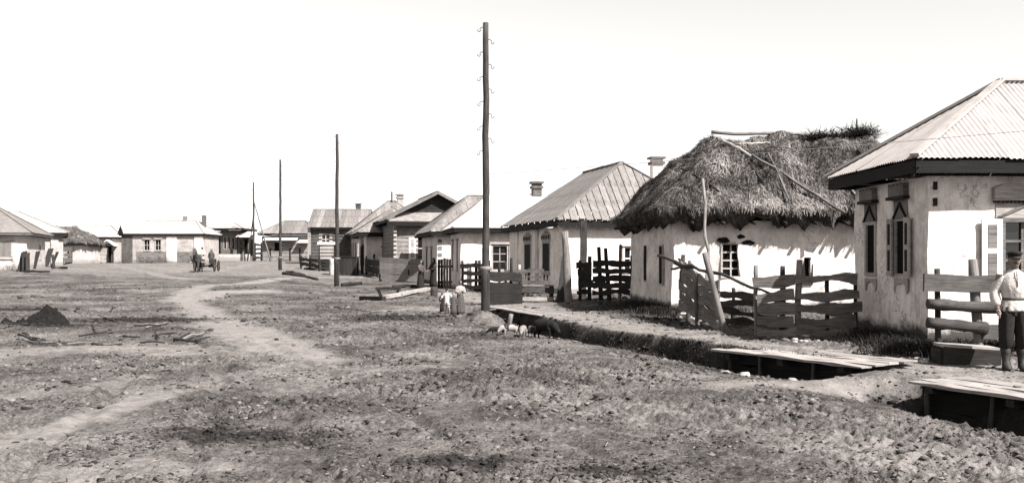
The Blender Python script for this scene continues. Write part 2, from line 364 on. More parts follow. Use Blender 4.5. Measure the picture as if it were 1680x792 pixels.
def board(name, p, q, w_, t, mat, parent, wav=.012, n=7, up=Vector((0, 0, 1)), bow=0.0, ends=.02, taper=1.0):
    """one plank from p to q; local x runs along it, z across its width, y through its thickness"""
    m, L = frame(p, q, up); _seed[0] += 1; sd = _seed[0]*.731; rings = []
    for i in range(n+1):
        x = L*i/n; k = 1+(taper-1)*i/n
        if i == 0: x -= ends*random.uniform(-1, 1)
        if i == n: x += ends*random.uniform(-1, 1)
        zt = w_/2*k+wav*nz(sd, x, 2.2)*2; zb = -w_/2*k+wav*nz(sd+5, x, 2.2)*2; c = bow*math.sin(math.pi*i/n)+wav*nz(sd+9, x, .9)*1.5
        zt += wav*.45*nz(sd+21, x, 9); zb += wav*.45*nz(sd+25, x, 9)
        yb = wav*.5*nz(sd+3, x, 1.2); sk = ends*.6*nz(sd+2, i*9.0)
        rings.append([(x, -t/2+yb, zb+c), (x, t/2+yb, zb+c), (x+sk, t/2+yb, zt+c), (x+sk, -t/2+yb, zt+c)])
    return MB().loft(rings).build(name, mat, parent, M4=m)
def pole(name, p, q, r0, r1, mat, parent, wig=.02, n=8, seg=8, gnarl=.0):
    m, L = frame(p, q); _seed[0] += 1; sd = _seed[0]*.517; pts = []; rad = []
    for i in range(seg+1):
        x = L*i/seg; e = math.sin(math.pi*i/seg)
        pts.append((x, wig*2*nz(sd, x, 1.3)*(.3+e), wig*2*nz(sd+4, x, 1.3)*(.3+e))); rad.append((r0+(r1-r0)*i/seg)*(1+gnarl*nz(sd+8, x, 6)*2))
    mb = MB().tube(pts, rad, n)
    if gnarl: mb.v = [(a, b_+gnarl*r0*nz(sd, a*3+b_*40), c_+gnarl*r0*nz(sd+1, a*3+c_*40)) for a, b_, c_ in mb.v]
    return mb.build(name, mat, parent, n > 6, m)

# ------------------------------------------------------------------ ground
def make_ground():
    ys = [-60, -40, -25, -15, -8, -3, 0, 2.5, 4.5]; y = 5.6
    while y < 62: ys.append(y); y *= 1.0032
    while y < 170: ys.append(y); y *= 1.02
    while y < 3000: ys.append(y); y *= 1.25
    ys = np.array(ys); nc = 760
    tin = np.linspace(-1, 1, nc); tout = np.array([1.04, 1.1, 1.2, 1.35, 1.6, 2.1, 3, 5, 9, 16])
    t = np.concatenate([-tout[::-1], tin, tout])
    W_ = .60*np.maximum(ys, 5.6)
    X = W_[:, None]*t[None, :]; Y = np.repeat(ys[:, None], len(t), 1)
    X = np.where(np.abs(t)[None, :] > 1, np.sign(X)*(W_[:, None]+(np.abs(t)[None, :]-1)*np.maximum(W_[:, None]*2, 18)), X)
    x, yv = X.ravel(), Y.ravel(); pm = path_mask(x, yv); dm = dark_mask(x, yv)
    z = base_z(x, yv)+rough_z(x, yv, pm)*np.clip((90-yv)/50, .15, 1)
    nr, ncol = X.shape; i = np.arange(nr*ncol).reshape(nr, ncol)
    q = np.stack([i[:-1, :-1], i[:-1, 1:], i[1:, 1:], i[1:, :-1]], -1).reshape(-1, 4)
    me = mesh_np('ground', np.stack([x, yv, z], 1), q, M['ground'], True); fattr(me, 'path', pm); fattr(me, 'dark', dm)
    o = bpy.data.objects.new('ground', me); link(o); tag(o, 'dry rutted mud street with pale trodden paths', kind='structure')
make_ground()
PHI = (1+5**.5)/2
ICO = np.array([(-1,PHI,0),(1,PHI,0),(-1,-PHI,0),(1,-PHI,0),(0,-1,PHI),(0,1,PHI),(0,-1,-PHI),(0,1,-PHI),(PHI,0,-1),(PHI,0,1),(-PHI,0,-1),(-PHI,0,1)])/1.9
ICF = np.array([(0,11,5),(0,5,1),(0,1,7),(0,7,10),(0,10,11),(1,5,9),(5,11,4),(11,10,2),(10,7,6),(7,1,8),(3,9,4),(3,4,2),(3,2,6),(3,6,8),(3,8,9),(4,9,5),(2,4,11),(6,2,10),(8,6,7),(9,8,1)])
def make_clods():
    P = []; S = []; T = []
    for (y0, y1, n, s0) in ((5.8, 9.5, 12000, .0058), (9.5, 16, 13000, .0085), (16, 30, 10000, .0125), (30, 48, 4000, .02)):
        y = np.sqrt(RNG.uniform(y0*y0, y1*y1, n*4)); x = RNG.uniform(-.58, .58, n*4)*y
        pm = path_mask(x, y); dm = dark_mask(x, y); cl = np.clip(.35+1.6*perlin(x*.8+2, y*.8)+.8*perlin(x*2.5, y*2.5), .04, 1)
        keep = RNG.uniform(0, 1, n*4) < np.clip(cl*(1-.93*pm)+.9*dm, 0, 1)*.62
        x, y, dm = x[keep][:n], y[keep][:n], dm[keep][:n]; k = len(x)
        s = s0*np.minimum(np.exp(RNG.normal(0, .75, k)), 4.2)*(1+.5*dm)
        P.append(np.stack([x, y], 1)); S.append(s); T.append(np.clip(RNG.beta(1.6, 1.7, k)*(1-.75*dm), 0, 1))
    P = np.concatenate(P); S = np.concatenate(S); T = np.concatenate(T); n = len(P)
    pm = path_mask(P[:, 0], P[:, 1]); z = base_z(P[:, 0], P[:, 1])+rough_z(P[:, 0], P[:, 1], pm)
    V = ICO[None]*(1+RNG.normal(0, .33, (n, 12, 1)))*S[:, None, None]*np.stack([RNG.uniform(.8, 1.7, n), RNG.uniform(.8, 1.5, n), RNG.uniform(.4, .8, n)], 1)[:, None, :]
    a = RNG.uniform(0, 6.28, n); c_, s_ = np.cos(a), np.sin(a)
    X = V[..., 0]*c_[:, None]-V[..., 1]*s_[:, None]; Y = V[..., 0]*s_[:, None]+V[..., 1]*c_[:, None]
    V = np.stack([X+P[:, 0:1], Y+P[:, 1:2], V[..., 2]+(z+S*.15)[:, None]], -1).reshape(-1, 3)
    Fc = (ICF[None]+np.arange(n)[:, None, None]*12).reshape(-1, 3)
    me = mesh_np('dirt_clods', V, Fc, M['clod']); fattr(me, 'shade', np.repeat(T, 12))
    o = bpy.data.objects.new('dirt_clods', me); link(o); tag(o, 'loose dry clods strewn over the mud street', 'clods', kind='stuff')
make_clods()
def blades(name, label, pts, hgt, wid, mat, cat, lean=.5, nper=1):
    V = []; Fc = []; S = []; k = 0
    for (x, y, z, s) in pts:
        a = random.uniform(0, 6.28); h = hgt*s*random.uniform(.5, 1.3); l = lean*h*random.uniform(-1, 1); l2 = lean*h*random.uniform(-1, 1); ww = wid*random.uniform(.6, 1.5)
        c_, s_ = math.cos(a)*ww, math.sin(a)*ww
        V += [(x-c_, y-s_, z-.03), (x+c_, y+s_, z-.03), (x+c_*.8+l*.4, y+s_*.8+l2*.4, z+h*.6), (x-c_*.8+l*.4, y-s_*.8+l2*.4, z+h*.6), (x+l, y+l2, z+h), (x+l+.003, y+l2, z+h)]
        Fc += [(k, k+1, k+2, k+3), (k+3, k+2, k+5, k+4)]; S += [random.random()]*6; k += 6
    me = mesh_np(name, V, Fc, mat); fattr(me, 'shade', S)
    o = bpy.data.objects.new(name, me); link(o); return tag(o, label, cat, kind='stuff')
def scatter(cx, cy, rx, ry, n):
    out = []
    xs = np.array([random.gauss(cx, rx) for _ in range(n)]); yy = np.array([random.gauss(cy, ry) for _ in range(n)]); zz = base_z(xs, yy)
    return [(a, b_, c_, random.uniform(.6, 1.2)) for a, b_, c_ in zip(xs, yy, zz)]

# ------------------------------------------------------------------ houses
class House:
    """local frame: origin at the near-left wall corner, x along the near face, y along the street face away from the camera"""
    def __init__(s, name, label, X, Y, a, L, W, H, z=None, right_corner=False, group=None):
        a = R(a)
        if right_corner: X -= L*math.cos(a); Y -= L*math.sin(a)
        zb = z if z is not None else gz(X+.3, Y)
        s.root = thing(name, label, 'house', (X, Y, zb), a, group); s.L, s.W, s.H = L, W, H; s.holes = {'L': [], 'N': [], 'E': [], 'B': []}
    def P(s, face, t, z, o):
        if face == 'L': return (-o, t, z)
        if face == 'N': return (t, -o, z)
        if face == 'E': return (s.L+o, t, z)
        return (t, s.W+o, z)
    def fbox(s, mb, face, s0, s1, z0, z1, o0, o1):
        a = s.P(face, s0, z0, o0); b_ = s.P(face, s1, z1, o1)
        return mb.box(min(a[0], b_[0]), max(a[0], b_[0]), min(a[1], b_[1]), max(a[1], b_[1]), z0, z1)
    def fprism(s, mb, face, poly, o0, o1):
        n = len(poly); vs = [s.P(face, p, q, o0) for p, q in poly]+[s.P(face, p, q, o1) for p, q in poly]
        return mb.add(vs, [tuple(range(n-1, -1, -1)), tuple(range(n, 2*n))]+[(i, (i+1) % n, n+(i+1) % n, n+i) for i in range(n)])
    def walls(s, mat, amp=.02, cell=.35, logs=0, depth=.16, sink=.35, name='wall'):
        mb = MB(); idx = {}
        def disp(p, face, o):
            v = Vector(p); q = v*.9+Vector((s.root.location.x, 3, 1)); k = amp*2
            r = [p[0]+k*mnoise.noise(q)+k*.4*mnoise.noise(q*4), p[1]+k*mnoise.noise(q+Vector((9, 2, 5)))+k*.4*mnoise.noise(q*4+Vector((3, 3, 3))), p[2]]
            if logs and o == 0:
                e = .07*abs(math.sin(math.pi*p[2]/logs))
                if face == 'L': r[0] -= e
                elif face == 'N': r[1] -= e
                elif face == 'E': r[0] += e
            return tuple(r)
        def vid(face, t, z, o):
            k = tuple(round(c_, 4) for c_ in s.P(face, t, z, o))+((o,) if logs else ())
            if k not in idx: idx[k] = len(mb.v); mb.v.append(disp(s.P(face, t, z, o), face, o))
            return idx[k]
        for face, Ln in (('L', s.W), ('N', s.L), ('E', s.W), ('B', s.L)):
            hl = s.holes[face]; cz = logs/4 if logs else cell
            cs = set(np.round(np.linspace(0, Ln, max(2, int(Ln/cell)+1)), 4)); zs = set(np.round(np.linspace(-sink, s.H, max(2, int((s.H+sink)/cz)+1)), 4))
            for h in hl:
                cs |= {round(h[0], 4), round(h[1], 4)}; zs |= {round(h[2], 4), round(h[3], 4)}
            cs = sorted(cs); zs = sorted(zs)
            inh = lambda a, b_: any(h[0] < a < h[1] and h[2] < b_ < h[3] for h in hl)
            G = [[inh((cs[i]+cs[i+1])/2, (zs[j]+zs[j+1])/2) for j in range(len(zs)-1)] for i in range(len(cs)-1)]
            for i in range(len(cs)-1):
                for j in range(len(zs)-1):
                    if not G[i][j]: mb.f.append((vid(face, cs[i], zs[j], 0), vid(face, cs[i+1], zs[j], 0), vid(face, cs[i+1], zs[j+1], 0), vid(face, cs[i], zs[j+1], 0))); continue
                    for di, dj, e in ((-1, 0, ((i, j), (i, j+1))), (1, 0, ((i+1, j), (i+1, j+1))), (0, -1, ((i, j), (i+1, j))), (0, 1, ((i, j+1), (i+1, j+1)))):
                        if not (0 <= i+di < len(G) and 0 <= j+dj < len(G[0]) and G[i+di][j+dj]):
                            (a, b_), (c_, d_) = e
                            mb.f.append((vid(face, cs[a], zs[b_], 0), vid(face, cs[c_], zs[d_], 0), vid(face, cs[c_], zs[d_], -depth), vid(face, cs[a], zs[b_], -depth)))
        s.wall = mb.build(name, mat, s.root, True)
        sm = s.wall.modifiers.new('edge', 'EDGE_SPLIT'); sm.split_angle = R(40)
        return s.wall
    def window(s, face, c, z0, w_, h, nx=2, nz_=3, fm='wood_white', fw=.06, header=None, shut=None, shut_mat='wood_white', sill=True, pane='glass', open_=(1, 1), panel='roof_grey', pd=-.09):
        s0, s1, z1 = c-w_/2, c+w_/2, z0+h; s.holes[face].append((s0, s1, z0, z1))
        mb = MB(); f = lambda *k: s.fbox(mb, face, *k)
        f(s0-fw, s0+.012, z0-fw, z1+fw, -.06, .028); f(s1-.012, s1+fw, z0-fw, z1+fw, -.06, .028)
        f(s0+.013, s1-.013, z1-.012, z1+fw, -.06, .026); f(s0+.013, s1-.013, z0-fw, z0+.012, -.06, .026)
        mw = min(.045, w_*.1)
        for i in range(1, nx): x = s0+w_*i/nx; f(x-mw/2, x+mw/2, z0+.012, z1-.012, -.082, -.052)
        for j in range(1, nz_): z = z0+h*j/nz_; f(s0+.012, s1-.012, z-mw/2, z+mw/2, -.080, -.054)
        win = mb.build('window', M[fm], s.root)
        for i in range(nx):
            for j in range(nz_):
                m2 = MB(); s.fbox(m2, face, s0+w_*i/nx-.01, s0+w_*(i+1)/nx-.011, z0+h*j/nz_-.01, z0+h*(j+1)/nz_-.011, pd-.02, pd); m2.build('pane', M[pane], win)
        if sill:
            m2 = MB(); s.fbox(m2, face, s0-fw-.04, s1+fw+.04, z0-fw-.05, z0-fw-.003, .0, .09); m2.build('sill', M[fm], win)
        if header == 'hat':
            zt = z1+fw
            m2 = MB(); s.fprism(m2, face, [(s0-.06, zt), (s1+.06, zt), (s1+.06, zt+.36), (s0-.06, zt+.36)], .0, .03); m2.build('header_board', M['wood_grey'], win)
            m2 = MB(); s.fprism(m2, face, [(s0-.09, zt), (s0-.05, zt), (c, zt+.26), (s1+.05, zt), (s1+.09, zt), (c, zt+.32)], .031, .06); m2.build('pediment_trim', M['fascia'], win)
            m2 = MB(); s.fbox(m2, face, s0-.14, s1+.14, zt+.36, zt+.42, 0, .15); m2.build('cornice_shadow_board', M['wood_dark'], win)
            n = 4; x0, x1 = s0-.1, s1+.1; top = [(x0, zt+.421), (x1, zt+.421)]
            for k in range(n, 0, -1): xa = x0+(x1-x0)*k/n; xb = x0+(x1-x0)*(k-.5)/n; top += [(xa, zt+.66), (xb, zt+.62)]
            top += [(x0, zt+.66)]
            m2 = MB(); s.fprism(m2, face, top, 0, .12); m2.build('carved_cornice', M['wood_grey'], win)
            m2 = MB(); s.fprism(m2, face, [(s0-.06, z0-fw-.05), (s0-.06, z0-.3), (s0-.01, z0-.36), (s0+.02, z0-.2), (c, z0-.16), (s1-.02, z0-.2), (s1+.01, z0-.36), (s1+.06, z0-.3), (s1+.06, z0-fw-.05)], 0, .022); m2.build('apron', M['wood_gable'], win)
        elif header == 'wave':
            zt = z1+fw; pts = [(s0-.22, zt+.30), (s1+.22, zt+.30)]
            for k in range(13): x = s1+.22-(w_+.44)*k/12; pts.append((x, zt+.52+.07*abs(math.sin(math.pi*2*k/12))+.03*math.sin(math.pi*k/12)))
            m2 = MB(); s.fprism(m2, face, [(s0-.16, zt), (s1+.16, zt), (s1+.16, zt+.299), (s0-.16, zt+.299)], 0, .03); m2.build('header_board', M['wood_gable'], win)
            m2 = MB(); s.fprism(m2, face, pts, 0, .10); m2.build('carved_cornice', M['wood_gable'], win)
            for k in range(16): x = s0-.2+(w_+.4)*k/15; m2 = MB(); s.fbox(m2, face, x-.015, x+.015, zt+.262, zt+.298, .031, .085); m2.build('dentil', M['wood_dark'], win)
            m2 = MB(); s.fprism(m2, face, [(s0-.14, zt+.02), (s0-.06, zt+.02), (c, zt+.2), (s1+.06, zt+.02), (s1+.14, zt+.02), (c, zt+.26)], .031, .055); m2.build('pediment_trim', M['wood_grey'], win)
        elif header == 'carved':
            zt = z1+fw; pts = [(s0-.1, zt+.002), (s1+.1, zt+.002)]
            for k in range(9): x = s1+.12-(w_+.24)*k/8; pts.append((x, zt+.22+.10*(k % 2)+.12*math.sin(math.pi*k/8)))
            m2 = MB(); s.fprism(m2, face, pts, 0, .05); m2.build('carved_header', M['wood_gable'], win)
            m2 = MB()
            for k in range(5): x = s0+w_*k/4; s.fprism(m2, face, [(x-.03, zt+.08), (x+.03, zt+.07), (x+.05, zt+.2), (x, zt+.27), (x-.05, zt+.18)], .051, .08)
            m2.build('header_carving', M['fascia'], win)
            m2 = MB()
            for k in (-1, 1): x = c+k*w_*.25; s.fprism(m2, face, [(x-.09, z0-.16), (x+.04, z0-.42), (x+.1, z0-.2)], .0, .04)
            m2.build('apron_carving', M['wood_dark'], win)
        elif header == 'board':
            m2 = MB(); s.fbox(m2, face, s0-fw-.09, s1+fw+.09, z1+fw+.003, z1+fw+.12, 0, .10); m2.build('header_board', M[fm], win)
        if shut == 'ajar':            # narrow leaves swung part-way off the wall
            for sg in (-1, 1):
                e = s0 if sg < 0 else s1; ww = w_*.56; ang = R(38)
                def Q(t, o): return (e+sg*(t*math.cos(ang)+.02-o*math.sin(ang)), .03+t*math.sin(ang)+o*math.cos(ang))
                def pr(mb, t0, t1, za, zb, o0, o1):
                    pts = [Q(t0, o0), Q(t1, o0), Q(t1, o1), Q(t0, o1)]; vs = [s.P(face, p, za, o) for p, o in pts]+[s.P(face, p, zb, o) for p, o in pts]
                    mb.add(vs, [(0,1,2,3),(7,6,5,4),(0,4,5,1),(1,5,6,2),(2,6,7,3),(3,7,4,0)])
                m2 = MB(); pr(m2, 0, ww, z0-.02, z1+.02, 0, .03); m2.build('shutter', M[shut_mat], win)
                for za, zb in ((z0+.06, z0+h*.46), (z0+h*.54, z1-.06)):
                    m2 = MB(); pr(m2, ww*.26, ww*.74, za, zb, -.008, .038); m2.build('shutter_panel', M['wood_dark'], win)
        elif shut == 'open':
            for sg in (-1, 1):
                if not open_[0 if sg < 0 else 1]: continue
                e0, e1 = (s0-fw-w_*.52, s0-fw-.01) if sg < 0 else (s1+fw+.01, s1+fw+w_*.52)
                m2 = MB(); s.fbox(m2, face, e0, e1, z0-.04, z1+.04, .05, .085); m2.build('shutter', M[shut_mat], win)
                ww = e1-e0
                for za, zb in ((z0+.06, z0+h*.45), (z0+h*.55, z1-.06)):
                    m2 = MB(); s.fbox(m2, face, e0+ww*.28, e1-ww*.28, za, zb, .078, .092); m2.build('shutter_panel', M[panel], win)
        elif shut == 'closed':
            for k in range(2):
                m2 = MB(); s.fbox(m2, face, s0+w_*k/2+.008, s0+w_*(k+1)/2-.008, z0, z1, -.02, .012); m2.build('shutter', M[shut_mat], win)
        return win
    def planes(s, kind, zE, zR, o, ha=0, og=None):
        L, W = s.L, s.W; og = o if og is None else og
        if kind == 'hipx':
            A, B, C, D = (-o, -o, zE), (L+o, -o, zE), (L+o, W+o, zE), (-o, W+o, zE); R1, R2 = (ha, W/2, zR), (L-ha, W/2, zR)
            return [[A, B, R2, R1], [B, C, R2], [C, D, R1, R2], [D, A, R1]], [(A, B), (B, C), (C, D), (D, A)], [(R1, R2), (A, R1), (D, R1), (B, R2), (C, R2)]
        if kind == 'hipy':          # ridge along y, hipped at both ends (ha = near and far inset)
            A, B, C, D = (-o, -o, zE), (L+o, -o, zE), (L+o, W+o, zE), (-o, W+o, zE); R1, R2 = (L/2, ha[0], zR), (L/2, W-ha[1], zR)
            return [[D, A, R1, R2], [A, B, R1], [B, C, R2, R1], [C, D, R2]], [(A, B), (B, C), (C, D), (D, A)], [(R1, R2), (A, R1), (B, R1)]
        if kind == 'gabley':
            A, B, C, D = (-o, -og, zE), (L+o, -og, zE), (L+o, W+o, zE), (-o, W+o, zE); R1, R2 = (L/2, -og, zR), (L/2, (W-ha if ha else W+o), zR)
            pl = [[D, A, R1, R2], [B, C, R2, R1]]+([[C, D, R2]] if ha else [])
            return pl, [(D, A), (B, C)]+([(C, D)] if ha else []), [(R1, R2)]
        if kind == 'gablex':
            A, B, C, D = (-og, -o, zE), (L+og, -o, zE), (L+og, W+o, zE), (-og, W+o, zE); R1, R2 = (-og, W/2, zR), (L+og, W/2, zR)
            return [[A, B, R2, R1], [C, D, R1, R2]], [(A, B), (C, D)], [(R1, R2)]
    def roof(s, kind, zE, zR, o, ha=0, cover='boards', bw=.24, mat='wood_roof', fh=.16, thick=.03, og=None, cap=True, fmat='fascia', soffit=True, gap=.010):
        pls, eaves, ridges = s.planes(kind, zE, zR, o, ha, og)
        s.zE, s.zR, s.o, s.og = zE, zR, o, (o if og is None else og)
        for pl in pls:
            A, B = Vector(pl[0]), Vector(pl[1]); e1 = (B-A).normalized(); n = e1.cross(Vector(pl[2])-A).normalized(); e2 = n.cross(e1)
            if n.z < 0: n = -n; e2 = n.cross(e1); 
            if e2.z < 0: e2 = -e2
            P2 = [((Vector(p)-A).dot(e1), (Vector(p)-A).dot(e2)) for p in pl]
            L1 = max(p[0] for p in P2); lo = min(p[0] for p in P2); x = lo; k = 0
            while x < L1-1e-4:
                w_ = bw*(random.uniform(.85, 1.15) if cover == 'boards' else 1); x2 = min(x+w_, L1)
                if L1-x2 < bw*.3: x2 = L1
                gap = gap if cover == 'boards' else 0
                if cover == 'corrugated': s._sheet(P2, x, x2, A, e1, e2, n, M[mat], k)
                else: s._strip(P2, x+gap/2, x2-gap/2, A, e1, e2, n, M[mat], thick, k, cover)
                x = x2; k += 1
        if fh:
            for a, b_ in eaves:
                a, b_ = Vector(a), Vector(b_); cen = Vector((s.L/2, s.W/2, zE)); t = (b_-a).normalized(); inn = Vector((-t.y, t.x, 0))
                if inn.dot(cen-a) < 0: inn = -inn
                p, q = a+inn*.05+t*.05, b_+inn*.05-t*.05
                board('fascia', p-Vector((0, 0, fh/2+.035)), q-Vector((0, 0, fh/2+.035)), fh, .03, M[fmat], s.root, .006, 10, ends=.0)
                if soffit:
                    mb = MB(); oo = s.o; z = zE-fh*.75
                    c0, c1 = a+inn*.08, b_+inn*.08; d0, d1 = a+inn*(oo+.12)+t*(oo*.9), b_+inn*(oo+.12)-t*(oo*.9)
                    vs = [(*c0.xy, z), (*c1.xy, z), (*d1.xy, z), (*d0.xy, z)]; vs += [(x_, y_, z+.02) for x_, y_, _ in vs]
                    mb.add(vs, [(0,3,2,1),(4,5,6,7),(0,1,5,4),(1,2,6,5),(2,3,7,6),(3,0,4,7)]).build('soffit', M[fmat], s.root)
        if cap:
            for a, b_ in ridges: board('ridge_cap', Vector(a)+Vector((0, 0, thick+.03)), Vector(b_)+Vector((0, 0, thick+.03)), .05, .16, M[mat], s.root, .004, 6, ends=0)
        return s
    def _clip(s, P2, x0, x1):
        for sg, lim in ((1, x0), (-1, x1)):
            out = []
            for i in range(len(P2)):
                a, b_ = P2[i], P2[(i+1) % len(P2)]; ia, ib = sg*(a[0]-lim) >= 0, sg*(b_[0]-lim) >= 0
                if ia: out.append(a)
                if ia != ib: t = (lim-a[0])/(b_[0]-a[0]); out.append((lim, a[1]+t*(b_[1]-a[1])))
            P2 = out
            if len(P2) < 3: return []
        return P2
    def _strip(s, P2, x0, x1, A, e1, e2, n, mat, thick, k, cover):
        po = s._clip(P2, x0, x1)
        if len(po) < 3: return
        lift = (.012*(k % 2)+random.uniform(0, .006)) if cover == 'boards' else .002*(k % 2); ex = random.uniform(-.03, .04) if cover == 'boards' else 0
        Y_ = n.cross(e2); m = Matrix((e2, Y_, n)).transposed().to_4x4(); c0 = A+e1*x0; m.translation = c0; sg = 1 if Y_.dot(e1) > 0 else -1
        vs = [(b_-(ex if b_ < .01 else 0), sg*(a-x0), lift) for a, b_ in po]; nn = len(vs); vs += [(a, b_, c_+thick) for a, b_, c_ in vs]
        MB().add(vs, [tuple(range(nn-1, -1, -1)), tuple(range(nn, 2*nn))]+[(i, (i+1) % nn, nn+(i+1) % nn, nn+i) for i in range(nn)]).build('roof_board' if cover == 'boards' else 'roof_sheet', mat, s.root, M4=m)
    def _sheet(s, P2, x0, x1, A, e1, e2, n, mat, k, per=.095, amp=.013):
        """corrugated sheet between x0 and x1 along the eave, running up the slope"""
        Y_ = n.cross(e2); m = Matrix((e2, Y_, n)).transposed().to_4x4(); m.translation = A+e1*x0; sg = 1 if Y_.dot(e1) > 0 else -1
        ns = max(2, int(round((x1-x0)/per*6))); vs = []; fs = []; lift = .004*(k % 2); prev = None; ex = random.uniform(-.015, .03)
        for i in range(ns+1):
            x = x0+(x1-x0)*i/ns; ys_ = []
            for q in range(len(P2)):
                a, b_ = P2[q], P2[(q+1) % len(P2)]
                if abs(a[0]-b_[0]) > 1e-6 and min(a[0], b_[0])-1e-6 <= x <= max(a[0], b_[0])+1e-6: ys_.append(a[1]+(x-a[0])/(b_[0]-a[0])*(b_[1]-a[1]))
            if not ys_: prev = None; continue
            y0, y1 = min(ys_)-ex, max(ys_); z = lift+amp*math.sin(2*math.pi*x/per); nsg = 4
            cur = []
            for j in range(nsg+1): cur.append(len(vs)); vs.append((y0+(y1-y0)*j/nsg, sg*(x-x0), z+.008*nz(k+A.y, x*.8+j*1.7)))
            if prev is not None:
                for j in range(nsg): fs.append((prev[j], cur[j], cur[j+1], prev[j+1]))
            prev = cur
        if fs: MB().add(vs, fs).build('roof_sheet', mat, s.root, True, m)
    def gable(s, face, mat, bw=.26, base=None, o=.02, gp=.006, horiz=False):
        """boards closing the triangle of a gable"""
        Ln = s.L if face in 'NB' else s.W; zE = (base if base is not None else s.H); slope = (s.zR-s.zE)/(Ln/2+s.o)
        z0 = s.zE+slope*s.o-.03; tri = [(0, zE), (Ln, zE), (Ln, z0), (Ln/2, s.zR-.03), (0, z0)]
        x = 0.0; k = 0
        if horiz:
            tri = [(q, p) for p, q in tri]; x = zE; Ln = s.zR
        while x < Ln-.02:
            w_ = bw*random.uniform(.9, 1.1); po = s._clip(tri, x+gp, min(x+w_, Ln)-gp)
            if len(po) > 2:
                if horiz: po = [(q, p) for p, q in po]
                mb = MB(); s.fprism(mb, face, po, o+.004*(k % 2), o+.03+.004*(k % 2)); mb.build('gable_board', M[mat], s.root)
            x += w_; k += 1
    def barge(s, face, mat, w_=.18, proud=.03):
        y = -s.og-proud if face == 'N' else s.W+s.og+proud
        for sg in (0, 1):
            e = (-s.o if sg == 0 else s.L+s.o, y, s.zE-.02)
            board('barge_board', e, (s.L/2, y, s.zR-.02), w_, .03, M[mat], s.root, .004, 6, ends=0)
    def chimney(s, x, y, z0, z1, w_=.5, mat='brick', cap=True, capmat=None):
        rings = []
        mb = MB().box(x-w_/2, x+w_/2, y-w_/2, y+w_/2, z0, z1); ch = mb.build('chimney', M[mat], s.root)
        if cap:
            m2 = MB().box(x-w_*.65, x+w_*.65, y-w_*.65, y+w_*.65, z1-w_*.55, z1-w_*.3).box(x-w_*.72, x+w_*.72, y-w_*.72, y+w_*.72, z1+.002, z1+.10); m2.build('chimney_cap', M[capmat or mat], ch)
            m3 = MB().box(x-w_*.3, x+w_*.3, y-w_*.3, y+w_*.3, z1+.102, z1+.13); m3.build('flue', M['void'], ch)

# --- the corrugated-roof house on the right
h = House('plaster_house', 'whitewashed house with corrugated iron hip roof and carved window headers behind man', 7.26, 16.5, 2, 10, 3.2, 2.93, .17)
h.window('L', 2.38, 1.20, .42, .97, 1, 1, 'wood_gable', .055, 'hat', sill=False, pane='void', pd=-.012)
h.window('L', 1.02, 1.20, .44, 1.00, 1, 1, 'wood_gable', .02, 'hat', 'open', 'wood_gable', sill=False, pane='void', pd=-.012, panel='fascia')
h.window('N', 1.72, 1.12, .72, 1.02, 2, 3, 'wood_grey', .06, 'wave', 'open', 'wood_white', panel='wood_grey')
h.window('N', 4.2, 1.12, .72, 1.02, 2, 3, 'wood_grey', .06, 'wave', 'open', 'wood_white', panel='wood_grey')
h.walls(M['plaster_near'], .022, .3)
h.roof('hipx', 3.20, 4.88, .45, 2.2, 'corrugated', .82, 'iron_roof', .22, .02, cap=True)
for z0 in (2.50, 2.78):
    mb = MB(); h.fbox(mb, 'N', .10, .17, z0-.09, z0+.05, -.02, .012); mb.build('vent_slot', M['wood_dark'], h.root)
mb = MB(); h.fbox(mb, 'N', 0, .2, -.3, .25, .0, .12); 
H1 = h
# --- the thatched mud house
h = House('thatched_house', 'whitewashed mud house under a shaggy sagging thatched roof', 4.616, 27, 3.5, 9, 6.4, 2.55, .2)
h.window('N', 1.68, .95, .54, .93, 2, 4, 'wood_gable', .045, sill=False, pane='void')
h.window('N', 3.92, .75, .23, .75, 1, 1, 'wood_dark', .03, sill=False, pane='void')
h.window('L', 3.9, .75, .48, 1.15, 1, 1, 'wood_gable', .03, sill=False, pane='void', pd=.02)
h.window('L', 1.6, .70, .42, 1.15, 1, 1, 'wood_gable', .03, sill=False, pane='void', pd=.02)
h.walls(M['plaster_mud'], .05, .28)
for (x, z, r) in ((1.45, 2.0, .14), (1.95, 2.1, .10), (2.15, 1.93, .13)):     # fallen plaster, mud core bare
    mb = MB(); n = 11; h.fprism(mb, 'N', [(x+r*random.uniform(.7, 1.3)*math.cos(2*math.pi*k/n)*1.3, z+r*random.uniform(.6, 1.1)*math.sin(2*math.pi*k/n)*.7) for k in range(n)], .0, .055); mb.build('bare_mud_patch', M['earth_dark'], h.root)
for y_ in np.linspace(.5, 5.6, 6): pole('rafter', (-.75, y_, 2.50), (.3, y_, 2.62), .05, .06, M['wood_dark'], h.root, .005, 8, 3)
for x_ in np.linspace(.4, 6.6, 8): pole('rafter', (x_, -.6, 2.46), (x_, .3, 2.62), .05, .06, M['wood_dark'], h.root, .005, 8, 3)
for p, q in (((1.2, -.02, 2.52), (1.2, -.32, 2.46)), ((5.0, -.02, 2.56), (5.0, -.35, 2.48))): pole('beam_end', p, q, .06, .06, M['log_pale'], h.root, .0, 8, 2)
H2 = h
